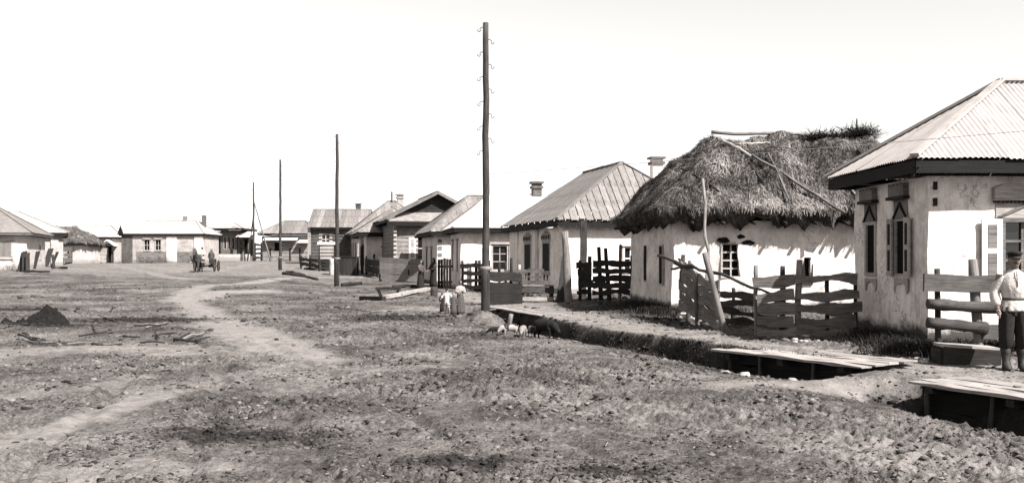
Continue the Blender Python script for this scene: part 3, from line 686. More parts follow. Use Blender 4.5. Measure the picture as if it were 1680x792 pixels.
def thatch(root, L, W, zE, rise, o, thick, nx, ny, nst, ridge_in, name='thatch', ssc=1.0):
    xs = np.linspace(-o, L+o, nx); ys = np.linspace(-o, W+o, ny); X, Y = np.meshgrid(xs, ys, indexing='ij')
    hw = W/2+o
    def hgt(x, y):
        ex = np.minimum(x+o, L+o-x)*(hw/(ridge_in+o)); ey = np.minimum(y+o, W+o-y); d_ = np.minimum(ex, ey)/hw
        k = np.clip(-np.log(np.exp(-6*ex/hw)+np.exp(-6*ey/hw))/6, 0, 1); k = np.clip(.5*d_+.5*k, 0, 1)
        s_ = np.clip(1-(1-k)**1.62, 0, 1)
        n_ = .34*perlin(x*.6+3, y*.6)+.36*perlin(x*1.25, y*1.25+4)+.17*np.abs(perlin(x*2.6, y*2.6))+.10*perlin(x*5, y*5)+.05*perlin(x*10, y*10)
        return zE+rise*s_*(1-.10*np.clip((x-L*.42)/(L*.5), -1, 1)**2)+n_*(.35+.65*np.minimum(1, k*5))
    Z = hgt(X, Y); edge = .26*perlin(X*1.5, Y*1.5)+.12*perlin(X*5, Y*5)
    Xw = X+np.where((X < -o+.01) | (X > L+o-.01), edge, 0); Yw = Y+np.where((Y < -o+.01) | (Y > W+o-.01), edge, 0)
    V = [np.stack([Xw, Yw, Z], -1).reshape(-1, 3)]; i = np.arange(nx*ny).reshape(nx, ny)
    q = np.stack([i[:-1, :-1], i[1:, :-1], i[1:, 1:], i[:-1, 1:]], -1).reshape(-1, 4); N0 = nx*ny
    ring = np.concatenate([i[:, 0], i[-1, 1:], i[-2::-1, -1], i[0, -2:0:-1]]); top = V[0][ring]
    cen = np.array([L/2, W/2, 0]); inw = top*0; inw[:, 0] = np.clip(cen[0]-top[:, 0], -.3, .3)*.5; inw[:, 1] = np.clip(cen[1]-top[:, 1], -.3, .3)*.5
    lowv = top+inw*1.9; lowv[:, 2] -= thick*(1+.75*perlin(top[:, 0]*1.7, top[:, 1]*1.7)+.4*perlin(top[:, 0]*6, top[:, 1]*6)); inn = top+inw*6.5; inn[:, 2] = zE-.02
    k = len(ring); V += [lowv, inn]; a = ring; b_ = np.roll(ring, -1); c_ = N0+np.arange(k); d_ = N0+np.roll(np.arange(k), -1); e_ = c_+k; f_ = d_+k
    q = np.concatenate([q, np.stack([a, c_, d_, b_], -1), np.stack([c_, e_, f_, d_], -1)])
    me = mesh_np(name, np.concatenate(V), q, M['thatch'], False); th = bpy.data.objects.new(name, me); link(th, root)
    # loose straw: thin strips lying down the slope, and a ragged fringe along the eaves
    x = RNG.uniform(-o, L+o, nst); y = RNG.uniform(-o, W+o, nst); m = RNG.uniform(0, 1, nst) < .06
    sd = RNG.integers(0, 2, nst); x = np.where(m & (sd == 0), np.where(RNG.uniform(0, 1, nst) < .7, -o, L+o)+RNG.uniform(-.03, .1, nst), x); y = np.where(m & (sd == 1), -o+RNG.uniform(-.03, .1, nst), y)
    e = .05; gx = (hgt(x+e, y)-hgt(x-e, y))/(2*e); gy = (hgt(x, y+e)-hgt(x, y-e))/(2*e); z = hgt(x, y)
    T = np.stack([-gx, -gy, -(gx*gx+gy*gy)], 1)+RNG.normal(0, .85, (nst, 3))*np.array([1, 1, .12]); T[m] = T[m]*.5+np.array([0, 0, -1.6])
    T /= np.linalg.norm(T, axis=1)[:, None]+1e-6
    Nn = np.stack([-gx, -gy, np.ones(nst)], 1); Nn /= np.linalg.norm(Nn, axis=1)[:, None]; S_ = np.cross(T, Nn); S_ /= np.linalg.norm(S_, axis=1)[:, None]+1e-6
    ln = RNG.uniform(.07, .26, nst)[:, None]*ssc; wd = RNG.uniform(.004, .011, nst)[:, None]*ssc; P0 = np.stack([x, y, z], 1)+Nn*RNG.uniform(.0, .05, nst)[:, None]
    lift = Nn*RNG.uniform(-.05, .03, nst)[:, None]
    P1 = P0+T*ln+lift
    V = np.stack([P0-S_*wd, P0+S_*wd, P1+S_*wd*.6, P1-S_*wd*.6], 1).reshape(-1, 3)
    me = mesh_np('loose_straw', V, np.arange(nst*4).reshape(-1, 4), M['straw'])
    sh = np.clip(.75*RNG.beta(1.5, 1.9, nst)+.1+.95*perlin(x*.9+20, y*.9)+.5*perlin(x*2.6, y*2.6), 0, 1); fattr(me, 'shade', np.repeat(sh, 4))
    so_ = bpy.data.objects.new('loose_straw', me); link(so_, th); tag(so_, kind='stuff')
    return th, hgt
th, hg = thatch(H2.root, 9, 6.4, 2.86, 2.42, .62, .46, 220, 180, 70000, 2.3)
def hz2(x, y): return float(hg(np.array([x]), np.array([y]))[0])
def onth(name, x0, y0, x1, y1, r0, r1, lift=.06, mat='branch', wig=.04):
    n = 10; S0 = [hz2(max(min(x0+(x1-x0)*k/n, 9.5), -.6), max(y0+(y1-y0)*k/n, -.6)) for k in range(n+1)]; ov = max(0, -.6-y1)
    if ov: S0 = [z-ov*.9*max(0, (k/n-.75)*4) for k, z in enumerate(S0)]
    Z = [.2*S0[k]+.8*(S0[0]+(S0[n]-S0[0])*k/n) for k in range(n+1)]; up = max(0, max(S0[k]-Z[k] for k in range(n+1)))*.75
    m, L_ = frame((x0, y0, Z[0]), (x1, y1, Z[n])); inv = m.inverted(); _seed[0] += 1; sd = _seed[0]*.37
    pts = [inv @ Vector((x0+(x1-x0)*k/n, y0+(y1-y0)*k/n, Z[k]+up+r0*.7+wig*.5*nz(sd, k*.5))) for k in range(n+1)]
    mb = MB().tube(pts, [r0+(r1-r0)*k/n for k in range(n+1)], 8); return mb.build(name, M[mat], H2.root, True, m)
onth('ridge_pole', 2.0, 3.25, 5.6, 3.2, .06, .05, .05, 'wood_grey')
onth('thatch_pole', 2.6, 1.0, 4.6, -.9, .04, .045, .05, 'wood_grey', .015)
onth('thatch_pole', 2.0, 2.1, 2.6, 1.0, .05, .05, .08, 'wood_pale')
onth('thatch_pole', 2.5, 2.0, 3.7, 2.6, .04, .03, .05, 'wood_pale')
onth('thatch_pole', 3.1, 1.0, 3.2, -.5, .03, .03, .10, 'wood_grey')
onth('thatch_pole', 2.5, .9, 2.7, -.2, .03, .025, .06, 'wood_dark')
onth('thatch_pole', 4.9, .6, 5.4, -.8, .035, .03, .09, 'wood_pale')
onth('thatch_pole', 6.0, 1.4, 7.2, -.8, .05, .045, .07, 'wood_dark')
onth('thatch_pole', 6.3, .5, 6.7, -.6, .03, .03, .05, 'wood_grey')
onth('thatch_pole', .6, 1.6, 1.2, -.4, .03, .03, .05, 'wood_dark')
def brush(name, label, cx, cy, cz, rx, ry, rz, n, ln, parent, mat='weed', cat='brushwood'):
    V = []; S = []
    for _ in range(n):
        p = Vector((cx+random.gauss(0, rx), cy+random.gauss(0, ry), cz+abs(random.gauss(0, rz)))); dr = Vector((random.gauss(0, 1), random.gauss(0, .6), random.gauss(.1, .4))).normalized()*ln*random.uniform(.4, 1.1)
        sd = dr.cross(Vector((random.random()-.5, random.random()-.5, 1))).normalized()*random.uniform(.006, .014)
        V += [p-sd, p+sd, p+dr+sd*.4, p+dr-sd*.4]; S += [random.random()]*4
    me = mesh_np(name, [tuple(v) for v in V], np.arange(len(V)).reshape(-1, 4), M[mat]); fattr(me, 'shade', S); o = bpy.data.objects.new(name, me); link(o, parent)
    if parent is None: tag(o, label, cat)
    tag(o, kind='stuff'); return o
brush('brushwood_bundle', None, 5.55, 3.0, hz2(5.5, 3.0)+.12, .36, .3, .09, 1800, .32, H2.root)
brush('brushwood_bundle', None, 6.75, 3.0, hz2(6.7, 3.0)+.04, .30, .3, .13, 1800, .32, H2.root)
pole('ridge_stake', (6.75, 3.1, hz2(6.7, 3.1)-.1), (6.72, 3.1, hz2(6.7, 3.1)+.62), .04, .03, M['wood_grey'], H2.root)

# --- the plank-roofed house behind the board fence
h = House('plank_roof_house', 'whitewashed house with ribbed grey plank hip roof and black carved street windows', 2.11, 39, 15, 6.86, 8.5, 2.72, .28)
for c_ in (5.3, 2.35): h.window('L', c_, .85, 1.0, 1.22, 2, 1, 'wood_gable', .09, 'carved', 'closed', 'fascia', sill=True, pane='void')
h.window('N', 3.0, .95, .6, .9, 2, 2, 'wood_white', .07, 'board', pane='glass'); h.window('N', 5.2, .95, .6, .9, 2, 2, 'wood_white', .07, 'board', pane='glass')
h.walls(M['plaster_clean'], .02, .4)
h.roof('hipy', 2.98, 5.62, .42, (2.1, 1.3), 'boards', .33, 'wood_rib', .24, .03, gap=.035)
mb = MB(); h.fbox(mb, 'L', 3.55, 3.95, 0, 2.7, 0, .05); mb.build('pilaster', M['plaster_far'], h.root)
mb = MB(); h.fbox(mb, 'L', 7.0, 8.45, 0, 2.7, 0, .05); mb.build('pilaster', M['plaster_clean'], h.root)
H3 = h
h = House('plaster_house', 'low white house mostly hidden behind thatched house, only its tall white chimney showing', 7.75, 52, 10, 7, 5, 2.5, .3)
h.walls(M['plaster']); h.roof('hipx', 2.7, 4.7, .4, 2, 'sheets', .9, 'roof_grey', .15)
h.chimney(.95, 2.2, 3.0, 7.1, .6, 'plaster_clean', True, 'brick')
# --- the white-roofed house
h = House('plaster_house', 'whitewashed house with brilliant pale roof behind tall hooked telegraph pole', -2.71, 50, 10, 9, 5, 3.0, .05)
for c_ in (3.6, 1.5): h.window('L', c_, 1.05, .42, 1.5, 1, 1, 'wood_gable', .06, 'board', 'closed', 'fascia', sill=True, pane='void')
h.window('N', 2.1, 1.05, .78, 1.25, 2, 3, 'wood_gable', .09, 'board', 'open', 'wood_white', panel='plaster_far')
h.walls(M['plaster_clean'], .02, .4); h.roof('hipx', 3.24, 5.2, .5, 2.0, 'sheets', .9, 'roof_white', .20)
h.chimney(4.6, 2.5, 4.6, 5.85, .5, 'brick')
# --- striped board hip roof
h = House('plaster_house', 'white plaster house with streaked board hip roof beside the log gable house', -4.6, 58, 13, 8, 7, 3.0, .1)
for c_ in (4.6, 2.4): h.window('L', c_, .9, .5, 1.3, 1, 1, 'wood_gable', .06, 'board', 'closed', 'fascia', pane='void')
for k in range(4): mb = MB(); h.fbox(mb, 'N', .05, .3, 1.3+k*.42, 1.5+k*.42, 0, .03); mb.build('quoin_block', M['wood_grey'], h.root)
h.walls(M['plaster'], .02, .45); h.roof('hipx', 3.22, 5.68, .5, 2.6, 'boards', .4, 'wood_roof_pale', .2)
# --- log house with the dark gable
h = House('log_house', 'log house with steep dark board gable and white-shuttered window', -8.18, 66, 14, 5.9, 8, 3.75, .38)
h.window('N', 2.1, 1.3, 1.0, 1.45, 2, 2, 'wood_white', .12, 'board', 'open', 'wood_white', open_=(1, 1), panel='wood_gable')
h.walls(M['log_pale'], .01, .6, logs=.30)
h.roof('gabley', 4.1, 5.95, .65, 0, 'boards', .34, 'wood_roof', .22, .04, og=.6); h.gable('N', 'wood_dark', .26, 3.72, .05, .004, horiz=True); h.barge('N', 'wood_grey', .2)
mb = MB(); h.fprism(mb, 'N', [(.0, 3.7), (5.9, 3.7), (5.9, 4.3), (2.95, 5.8), (0, 4.3)], .0, .03); mb.build('gable_backing', M['fascia'], h.root)
mb = MB(); mb.add([(-.5, -.62, 3.95), (6.4, -.62, 3.95), (5.4, -.08, 4.55), (.5, -.08, 4.55), (-.5, -.62, 3.88), (6.4, -.62, 3.88), (5.4, -.08, 4.46), (.5, -.08, 4.46)], [(0,1,2,3),(7,6,5,4),(0,4,5,1),(1,5,6,2),(2,6,7,3),(3,7,4,0)]); mb.build('pent_roof', M['wood_roof_pale'], h.root)
board('gable_base_board', (-.6, -.56, 3.72), (6.5, -.56, 3.72), .3, .06, M['fascia'], h.root, .004, 8, ends=0)
mb = MB()
for k in range(12): mb.box(-.12, .1, -.3, -.02, .15+k*.3, .33+k*.3)
mb.build('log_ends', M['wood_gable'], h.root)
# --- porch house
h = House('porch_house', 'white house with dark corner post and small square window under a low eave', -11.3, 73.2, 14, 5, 7, 3.05, .5)
h.window('N', 1.75, 1.0, .75, .95, 2, 2, 'wood_dark', .12, 'board', 'open', 'wood_white', open_=(0, 1))
for c_ in (4.6, 2.0): h.window('L', c_, .8, .8, 1.35, 1, 1, 'wood_dark', .08, None, None, pane='void')
h.walls(M['plaster_clean'], .02, .5); h.roof('hipx', 3.2, 5.35, .7, 2.6, 'boards', .45, 'wood_roof_pale', .28)
mb = MB(); h.fbox(mb, 'N', .3, 2.9, .78, .95, .0, .10); mb.build('wall_rail', M['wood_dark'], h.root)
for x_ in (-.35, 3.1): mb = MB().box(x_-.11, x_+.11, -.62, -.4, -.3, 3.0); mb.build('porch_post', M['wood_dark'], h.root)
# --- house behind it
h = House('barn_house', 'large house with tall pale roof behind the porch house', -13.8, 84.5, 14, 7, 8, 2.9, 1.0)
for c_ in (6.6, 4.4, 2.2): h.window('L', c_, .5, .9, 1.6, 1, 1, 'wood_gable', .12, None, None, pane='void', sill=False)
h.walls(M['plaster_far'], .02, .5); h.roof('hipx', 3.0, 6.1, .6, 3.2, 'boards', .5, 'wood_roof_pale', .2); h.chimney(4.3, 4, 5.6, 6.7, .55, 'roof_pale', True)
pole('flue_pipe', (3.5, 3.8, 5.7), (3.5, 3.8, 7.0), .07, .07, M['iron'], h.root, 0)
# --- barn-like house with plank roof across the street's end
h = House('log_house', 'dark log house with broad striped plank roof and one white-framed window', -19.6, 92, 2, 5.3, 6, 3.35, 1.2)
h.window('N', 1.45, 1.9, .75, .95, 2, 2, 'wood_white', .28, None, None); h.walls(M['log'], .01, .6, logs=.32)
h.roof('gablex', 3.5, 5.4, .4, 0, 'boards', .42, 'wood_roof_pale', .12, .04, og=.3); h.gable('L', 'fascia', .4, 3.33, .05); h.chimney(4.2, 3.2, 5.0, 5.95, .45, 'brick')
board('corner_board', (-.12, -.12, -.2), (-.12, -.12, 3.3), .3, .06, M['wood_pale'], h.root, .004, 4, up=Vector((1, 0, 0)))
# --- low house with awnings
h = House('plank_house', 'low plank-walled house with pale awnings beyond the propped pole', -30.4, 115, 0, 6.6, 6, 3.1, 1.3)
h.window('N', 1.95, 1.35, .9, 1.0, 1, 1, 'wood_dark', .06, None, None, pane='void', sill=False); h.walls(M['log_pale'], .01, .6, logs=.5)
h.roof('hipx', 3.45, 5.1, .5, 2.0, 'boards', .5, 'wood_roof_pale', .15)
for x0, x1, z in ((.3, 4.4, 3.0), (4.5, 5.9, 2.7)): mb = MB().add([(x0, -.9, z-.3), (x1, -.9, z-.3), (x1, 0, z), (x0, 0, z), (x0, -.9, z-.38), (x1, -.9, z-.38), (x1, 0, z-.08), (x0, 0, z-.08)], [(0,1,2,3),(7,6,5,4),(0,4,5,1),(1,5,6,2),(2,6,7,3),(3,7,4,0)]); mb.build('awning', M['roof_white'], h.root)
for x_ in (1.0, 2.2, 3.4, 4.6, 5.8): mb = MB().box(x_-.08, x_+.08, -.1, -.02, 0, 1.7); mb.build('wall_stud', M['wood_dark'], h.root)
# --- pavilion-like entrance block
X0 = (362-CX)/F*105
h = House('plank_pavilion', 'grey boarded pavilion with flared flat eave between two white lean-to roofs', X0, 105, 0, 1.9, 4, 3.3, 1.5)
for c_ in (.5, .95, 1.4): h.window('N', c_, 1.3, .25, 1.3, 1, 1, 'wood_pale', .05, None, None, pane='glass', sill=False)
h.walls(M['wood_grey'], .01, .5); h.roof('hipx', 3.55, 4.2, .9, .9, 'sheets', 1.2, 'roof_pale', .16)
for x0, x1, nm in ((-1.8, -.05, 'left'), (1.95, 3.5, 'right')):
    mb = MB().add([(x0, -.9, 2.65), (x1, -.9, 2.65), (x1, 1.2, 3.25), (x0, 1.2, 3.25), (x0, -.9, 2.57), (x1, -.9, 2.57), (x1, 1.2, 3.17), (x0, 1.2, 3.17)], [(0,1,2,3),(7,6,5,4),(0,4,5,1),(1,5,6,2),(2,6,7,3),(3,7,4,0)]); mb.build('lean_to_roof', M['roof_white'], h.root)
    mb = MB().box(x0+.1, x1-.1, 1.0, 1.2, -.2, 3.0); mb.build('lean_to_wall', M['wood_grey'], h.root)
    mb = MB().box(x0+.45, x0+.8, .93, .99, .6, 2.4).box(x0+1.1, x0+1.35, .93, .99, .6, 2.4); mb.build('lean_to_opening', M['void'], h.root)
    for x_ in (x0+.1, x1-.15): mb = MB().box(x_, x_+.1, -.8, -.7, -.2, 2.6); mb.build('lean_to_post', M['wood_dark'], h.root)
mb = MB().box(-1.9, 3.6, -1.4, -1.2, -.3, .7); mb.build('low_wall', M['plaster_far'], h.root)
# --- long low white house
h = House('long_house', 'long low whitewashed house with dark wainscot and pale hip roof across the square', -29.1, 89, 1, 7.6, 5, 2.62, 1.3, right_corner=True)
for c_ in (2.35, 3.4): h.window('N', c_, 1.2, .5, .95, 2, 2, 'wood_gable', .06, 'board', None, pane='void')
h.window('N', 3.25, .1, .3, .5, 1, 1, 'wood_dark', .03, None, None, pane='void', sill=False)
h.window('L', 2, 1, .6, .9); h.walls(M['plaster_dist'], .02, .4); h.roof('hipx', 2.72, 4.05, .25, 1.4, 'sheets', 1.0, 'roof_pale', .14)
for x0, x1 in ((1.4, 4.15), (5.2, 6.75)): mb = MB(); h.fbox(mb, 'N', x0, x1, -.2, 1.05, .0, .04); mb.build('wainscot', M['wood_grey'], h.root)
for x0, x1 in ((4.2, 5.15), (6.8, 7.6)): mb = MB(); h.fbox(mb, 'N', x0, x1, -.2, 2.5, .0, .07); mb.build('pilaster', M['plaster_clean'], h.root)
mb = MB(); h.fbox(mb, 'N', -.02, 1.0, -.2, 2.55, .0, .05); mb.build('board_panel', M['log'], h.root)
mb = MB(); h.fprism(mb, 'N', [(-.35, 2.66), (.25, 2.66), (-.03, 3.5)], .2, .28); mb.build('dormer_face', M['fascia'], h.root)
h.chimney(5.1, 2.5, 3.8, 4.5, .35, 'roof_grey', False); h.chimney(6.9, 2.6, 3.5, 4.6, .35, 'brick', False)
# --- white house with the small porch
h = House('plaster_house', 'white house with small pitched porch behind a pale board fence', -40.5, 98, 2, 8, 5, 2.6, 1.2, right_corner=True)
h.window('N', 5.15, 1.25, .85, .75, 2, 1, 'wood_gable', .08, None, None, pane='void'); h.walls(M['plaster_dist'], .02, .4); h.roof('hipx', 2.72, 4.0, .3, 2, 'sheets', 1.0, 'roof_pale', .12)
mb = MB().add([(6.1, -1, 1.9), (6.85, -1, 2.45), (7.6, -1, 1.9), (6.1, .0, 1.9), (6.85, .0, 2.45), (7.6, .0, 1.9), (6.1, -1, 1.8), (6.85, -1, 2.35), (7.6, -1, 1.8), (6.1, 0, 1.8), (6.85, 0, 2.35), (7.6, 0, 1.8)],
    [(0,1,4,3),(1,2,5,4),(6,9,10,7),(7,10,11,8),(0,6,7,1),(1,7,8,2),(0,3,9,6),(2,8,11,5)]); mb.build('porch_roof', M['roof_white'], h.root)
for x_ in (6.2, 7.45): mb = MB().box(x_-.06, x_+.06, -.95, -.83, -.2, 1.9); mb.build('porch_post', M['wood_dark'], h.root)
mb = MB(); h.fbox(mb, 'N', 6.4, 7.0, 0, 1.8, 0, .02); mb.build('doorway', M['void'], h.root)
# --- small thatched house far left
h = House('thatched_cottage', 'small cottage with dark thatched hip roof on the far left', -39.8, 87.5, 4, 6, 5, 1.75, 1.2, right_corner=True)
h.window('N', 3.2, .7, .5, .7, 1, 1, 'wood_dark', .05, pane='void', sill=False); h.walls(M['plaster_far'], .03, .5)
thatch(h.root, 6, 5, 1.95, 1.65, .5, .25, 50, 44, 2500, 2.4, ssc=1.6)
# --- house with black eave, far left
h = House('plaster_house', 'white house with deep black eave and tall narrow windows on the far left', -36.1, 76, 26, 14, 6, 2.45, 1.15, right_corner=True)
for c_ in (9.3, 11.6): h.window('N', c_, .5, .5, 1.3, 1, 1, 'wood_pale', .1, None, None, pane='roof_grey', sill=False)
for c_ in (10.6, 13.1): mb = MB(); h.fbox(mb, 'N', c_, c_+.55, -.2, 2.44, 0, .12); mb.build('pilaster', M['plaster_dist'], h.root)
h.window('E', 3, .8, .6, 1.0); h.walls(M['plaster_dist'], .02, .5); h.roof('hipx', 2.6, 4.35, .4, 3.2, 'sheets', 1.1, 'roof_pale', .26)
# --- house at the left edge
h = House('plaster_house', 'greyish plaster house with wide faded window at the left edge of the square', -33.4, 65, 18, 12, 8, 2.35, .93, right_corner=True)
h.window('N', 10.6, .85, .9, 1.0, 2, 2, 'wood_pale', .1, 'board', 'closed', 'roof_grey', pane='glass')
h.window('E', 5.6, .7, .5, 1.0, 1, 1, 'wood_pale', .08, pane='void', sill=False)
h.walls(M['plaster_far'], .02, .5); h.roof('hipx', 2.5, 4.7, .5, 3.0, 'sheets', 1.1, 'roof_grey', .10, fmat='wood_grey')

# ------------------------------------------------------------------ telegraph poles and wires
def tele(u, v, Y, ht, r0, r1, label, hooks=0, stub=0.0, brace=None, lean=0.0):
    x = (u-CX)/F*Y; z = gz(x, Y)-.08
    t = thing('telegraph_pole', label, 'telegraph pole', (x, Y, z), 0, 'telegraph poles along the street')
    pole('shaft', (0, 0, 0), (lean, 0, ht), r0, r1, M['pole'], t, .016, 12, 16)
    if stub:
        pole('stub_post', (-.02, -r0*1.02, -.1), (-.02, -r0*1.02, stub), r0*1.0, r0*.98, M['wood_dark'], t, .004, 12, 5)
        mb = MB().tube([(0, -r0*.3, stub-.02), (0, -r0*.3, stub+.10)], [r0*1.5, r0*1.45], 14); mb.build('collar_band', M['wood_grey'], t, True)
    for k in range(hooks):
        sg = -1 if k % 2 == 0 else 1; zz = ht-.12-.355*k; r = r1+(r0-r1)*(1-zz/ht)
        pts = [(sg*r*.6, 0, zz), (sg*(r+.05), 0, zz-.015), (sg*(r+.09), 0, zz-.05), (sg*(r+.07), 0, zz-.10), (sg*(r+.10), 0, zz-.135), (sg*(r+.145), 0, zz-.12), (sg*(r+.155), 0, zz-.07)]
        MB().tube(pts, .011, 6).build('hook', M['iron'], t, True)
    for b_ in brace or []: pole('brace', b_[0], b_[1], .08, .06, M['wood_grey'], t, .01, 8, 6)
    return Vector((x, Y, z))
P1 = tele(797, 520, 27.2, 8.65, .112, .08, 'tallest telegraph pole with curved iron hooks on both sides', 11, 1.55)
P2 = tele(553, 470, 53.3, 8.65, .125, .08, 'telegraph pole standing before the dark board enclosure', 8, 1.6)
P3 = tele(460, 441, 73, 8.6, .12, .08, 'telegraph pole beside dark logs in front of the awning house', 6, 1.0)
P4 = tele(416, 428, 102, 8.6, .12, .08, 'far telegraph pole propped by two slanting braces', 4, 0, [((2.2, -1.2, -.1), (.1, -.1, 6.4)), ((-.9, .8, 0), (-.05, 0, 4.6))])
def wire(a, b_, sag, label, r=.006):
    a, b_ = Vector(a), Vector(b_); pts = [a.lerp(b_, i/24)-Vector((0, 0, sag*4*(i/24)*(1-i/24))) for i in range(25)]
    o = MB().tube(pts, r, 5).build('telegraph_wire', M['wire']); tag(o, label, 'wire', 'telegraph wires')
wire(P1+Vector((.1, 0, 4.30)), (12.2, 5.4, 3.22), .06, 'thin wire from hooked pole sweeping past the corrugated roof', .005)
wire(P2+Vector((-.1, 0, 6.9)), P3+Vector((.1, 0, 7.6)), .5, 'thin wire between the enclosure pole and the log pole', .007)

# ------------------------------------------------------------------ fences, posts, decks
def fence(name, label, A, B, rows, posts, mat='wood_fence', pmat='wood_dark', splits=(), cat='fence', wav=.03, t=.035, rail='rail_board', drop=0.0, dz=0.0):
    A, B = Vector((*A, 0)), Vector((*B, 0)); A.z = gz(A.x, A.y)+dz; B.z = gz(B.x, B.y)+dz; L = (B.xy-A.xy).length
    rt = thing(name, label, cat, A, math.atan2(B.y-A.y, B.x-A.x)); dzz = B.z-A.z
    cuts = [0]+list(splits)+[1]
    for z, w_ in rows:
        for i in range(len(cuts)-1):
            f0, f1 = cuts[i]+.004, cuts[i+1]-.004; j0, j1 = random.uniform(-.025, .025), random.uniform(-.025, .025); yo = -.06-.012*(i % 2)
            board(rail, (f0*L, yo, z+dzz*f0-drop*f0+j0), (f1*L, yo, z+dzz*f1-drop*f1+j1), w_*random.uniform(.85, 1.12), t, M[mat], rt, wav, 18, ends=.06, bow=random.uniform(-.02, .02))
    for p in posts:
        fr, hh, r = p[:3]; ln = p[3] if len(p) > 3 else 0; fm = p[4] if len(p) > 4 else pmat
        pole('post', (fr*L, .03+r*.3, -.3+dzz*fr), (fr*L+ln, .03+r*.3, hh+dzz*fr), r, r*.88, M[fm], rt, .015, 7, 6, .12)
    return rt
fence('board_fence', 'grey fence of four wavy split boards in front of the thatched house', (4.86, 18.9), (6.83, 18.6), [(1.10, .19), (.84, .19), (.58, .22), (.30, .20), (.09, .20)],
      [(.02, 1.42, .05, -.02, 'wood_grey'), (.27, 1.40, .06, 0), (.42, 1.52, .07, .03, 'wood_grey'), (.70, 1.2, .05), (.97, 1.1, .04)], splits=(.40,), wav=.04, mat='wood_near')
r = thing('collapsed_fence', 'sagging broken fence of warped boards propped by a slanting pole', 'fence', (4.35, 24.5, gz(4.35, 24.5)), 0)
for k, (za, zb) in enumerate(((1.42, .95), (1.15, .72), (.90, .5), (.64, .3), (.36, .12))):
    board('rail_board', (0, .02*k, za), (.16, -3.9, zb-.02), .24-.02*(k % 2), .035, M['wood_near'], r, .05, 12, bow=-.10+.02*k)
pole('slanting_pole', (.28, -4.15, -.2), (-.17, -4.0, 1.68), .075, .06, M['wood_grey'], r, .01, 9, 8, .1)
for x, y, hh in ((.02, -.1, 1.65), (.1, -.5, 1.5), (.05, -2, 1.2)): pole('post', (x, y, -.3), (x+.05, y, hh), .06, .05, M['wood_fence'], r, .03, 8, 6, .15)
for a, b_, rr in (((-.5, .2, 1.62), (1.05, -5.0, .83), .045), ((-.1, .1, 1.45), (.35, -1.6, 1.0), .04), ((0, .2, 1.55), (.5, -1, 1.2), .03), ((-.2, .1, 1.3), (.3, -2, 1.25), .03)): pole('branch_rail', a, b_, rr, rr*.7, M['bark'], r, .09, 8, 12, .15)
pole('tall_stake', (.73, -.2, -.2), (.92, 1.55, 3.75), .05, .035, M['wood_grey'], r, .06, 8, 12, .1)
fence('rail_fence', 'low slanting pole rails leaning behind the gap in the yard fence', (4.75, 23.2), (6.2, 21.4), [(.75, .10), (.55, .16), (.32, .12), (.14, .2)], [(.35, .85, .05), (.95, .9, .05)], wav=.05, drop=.15)
# right-hand fence of plank and bark logs
A = (6.58, 15.05); rz = math.atan2(.2, 2.6); r = thing('log_fence', 'rough fence of one wide plank above two bark logs beside the man', 'fence', (*A, gz(*A)), rz)
board('top_plank', (-.02, -.08, 1.24), (2.75, -.08, 1.17), .27, .05, M['wood_fence'], r, .015, 8, ends=.05)
pole('bark_log', (.0, -.09, .90), (1.75, -.09, .80), .088, .075, M['bark'], r, .012, 12, 14, .16); pole('bark_log', (1.75, -.09, .78), (3.1, -.09, .76), .08, .075, M['bark'], r, .012, 12, 10, .16)
pole('bark_log', (.0, -.09, .60), (.95, -.09, .50), .090, .10, M['bark'], r, .01, 12, 12, .16)
board('low_plank', (.92, -.09, .44), (2.7, -.09, .36), .22, .05, M['wood_fence'], r, .02, 7)
pole('post', (.22, .0, -.3), (.20, 0, 1.45), .05, .045, M['wood_dark'], r, .006, 8, 6, .1); pole('post', (.93, .0, -.3), (.80, .02, 1.60), .075, .07, M['wood_grey'], r, .008, 9, 6, .12); pole('post', (2.4, .0, -.3), (2.4, .02, 1.5), .07, .07, M['wood_grey'], r, .008, 9, 6, .12)
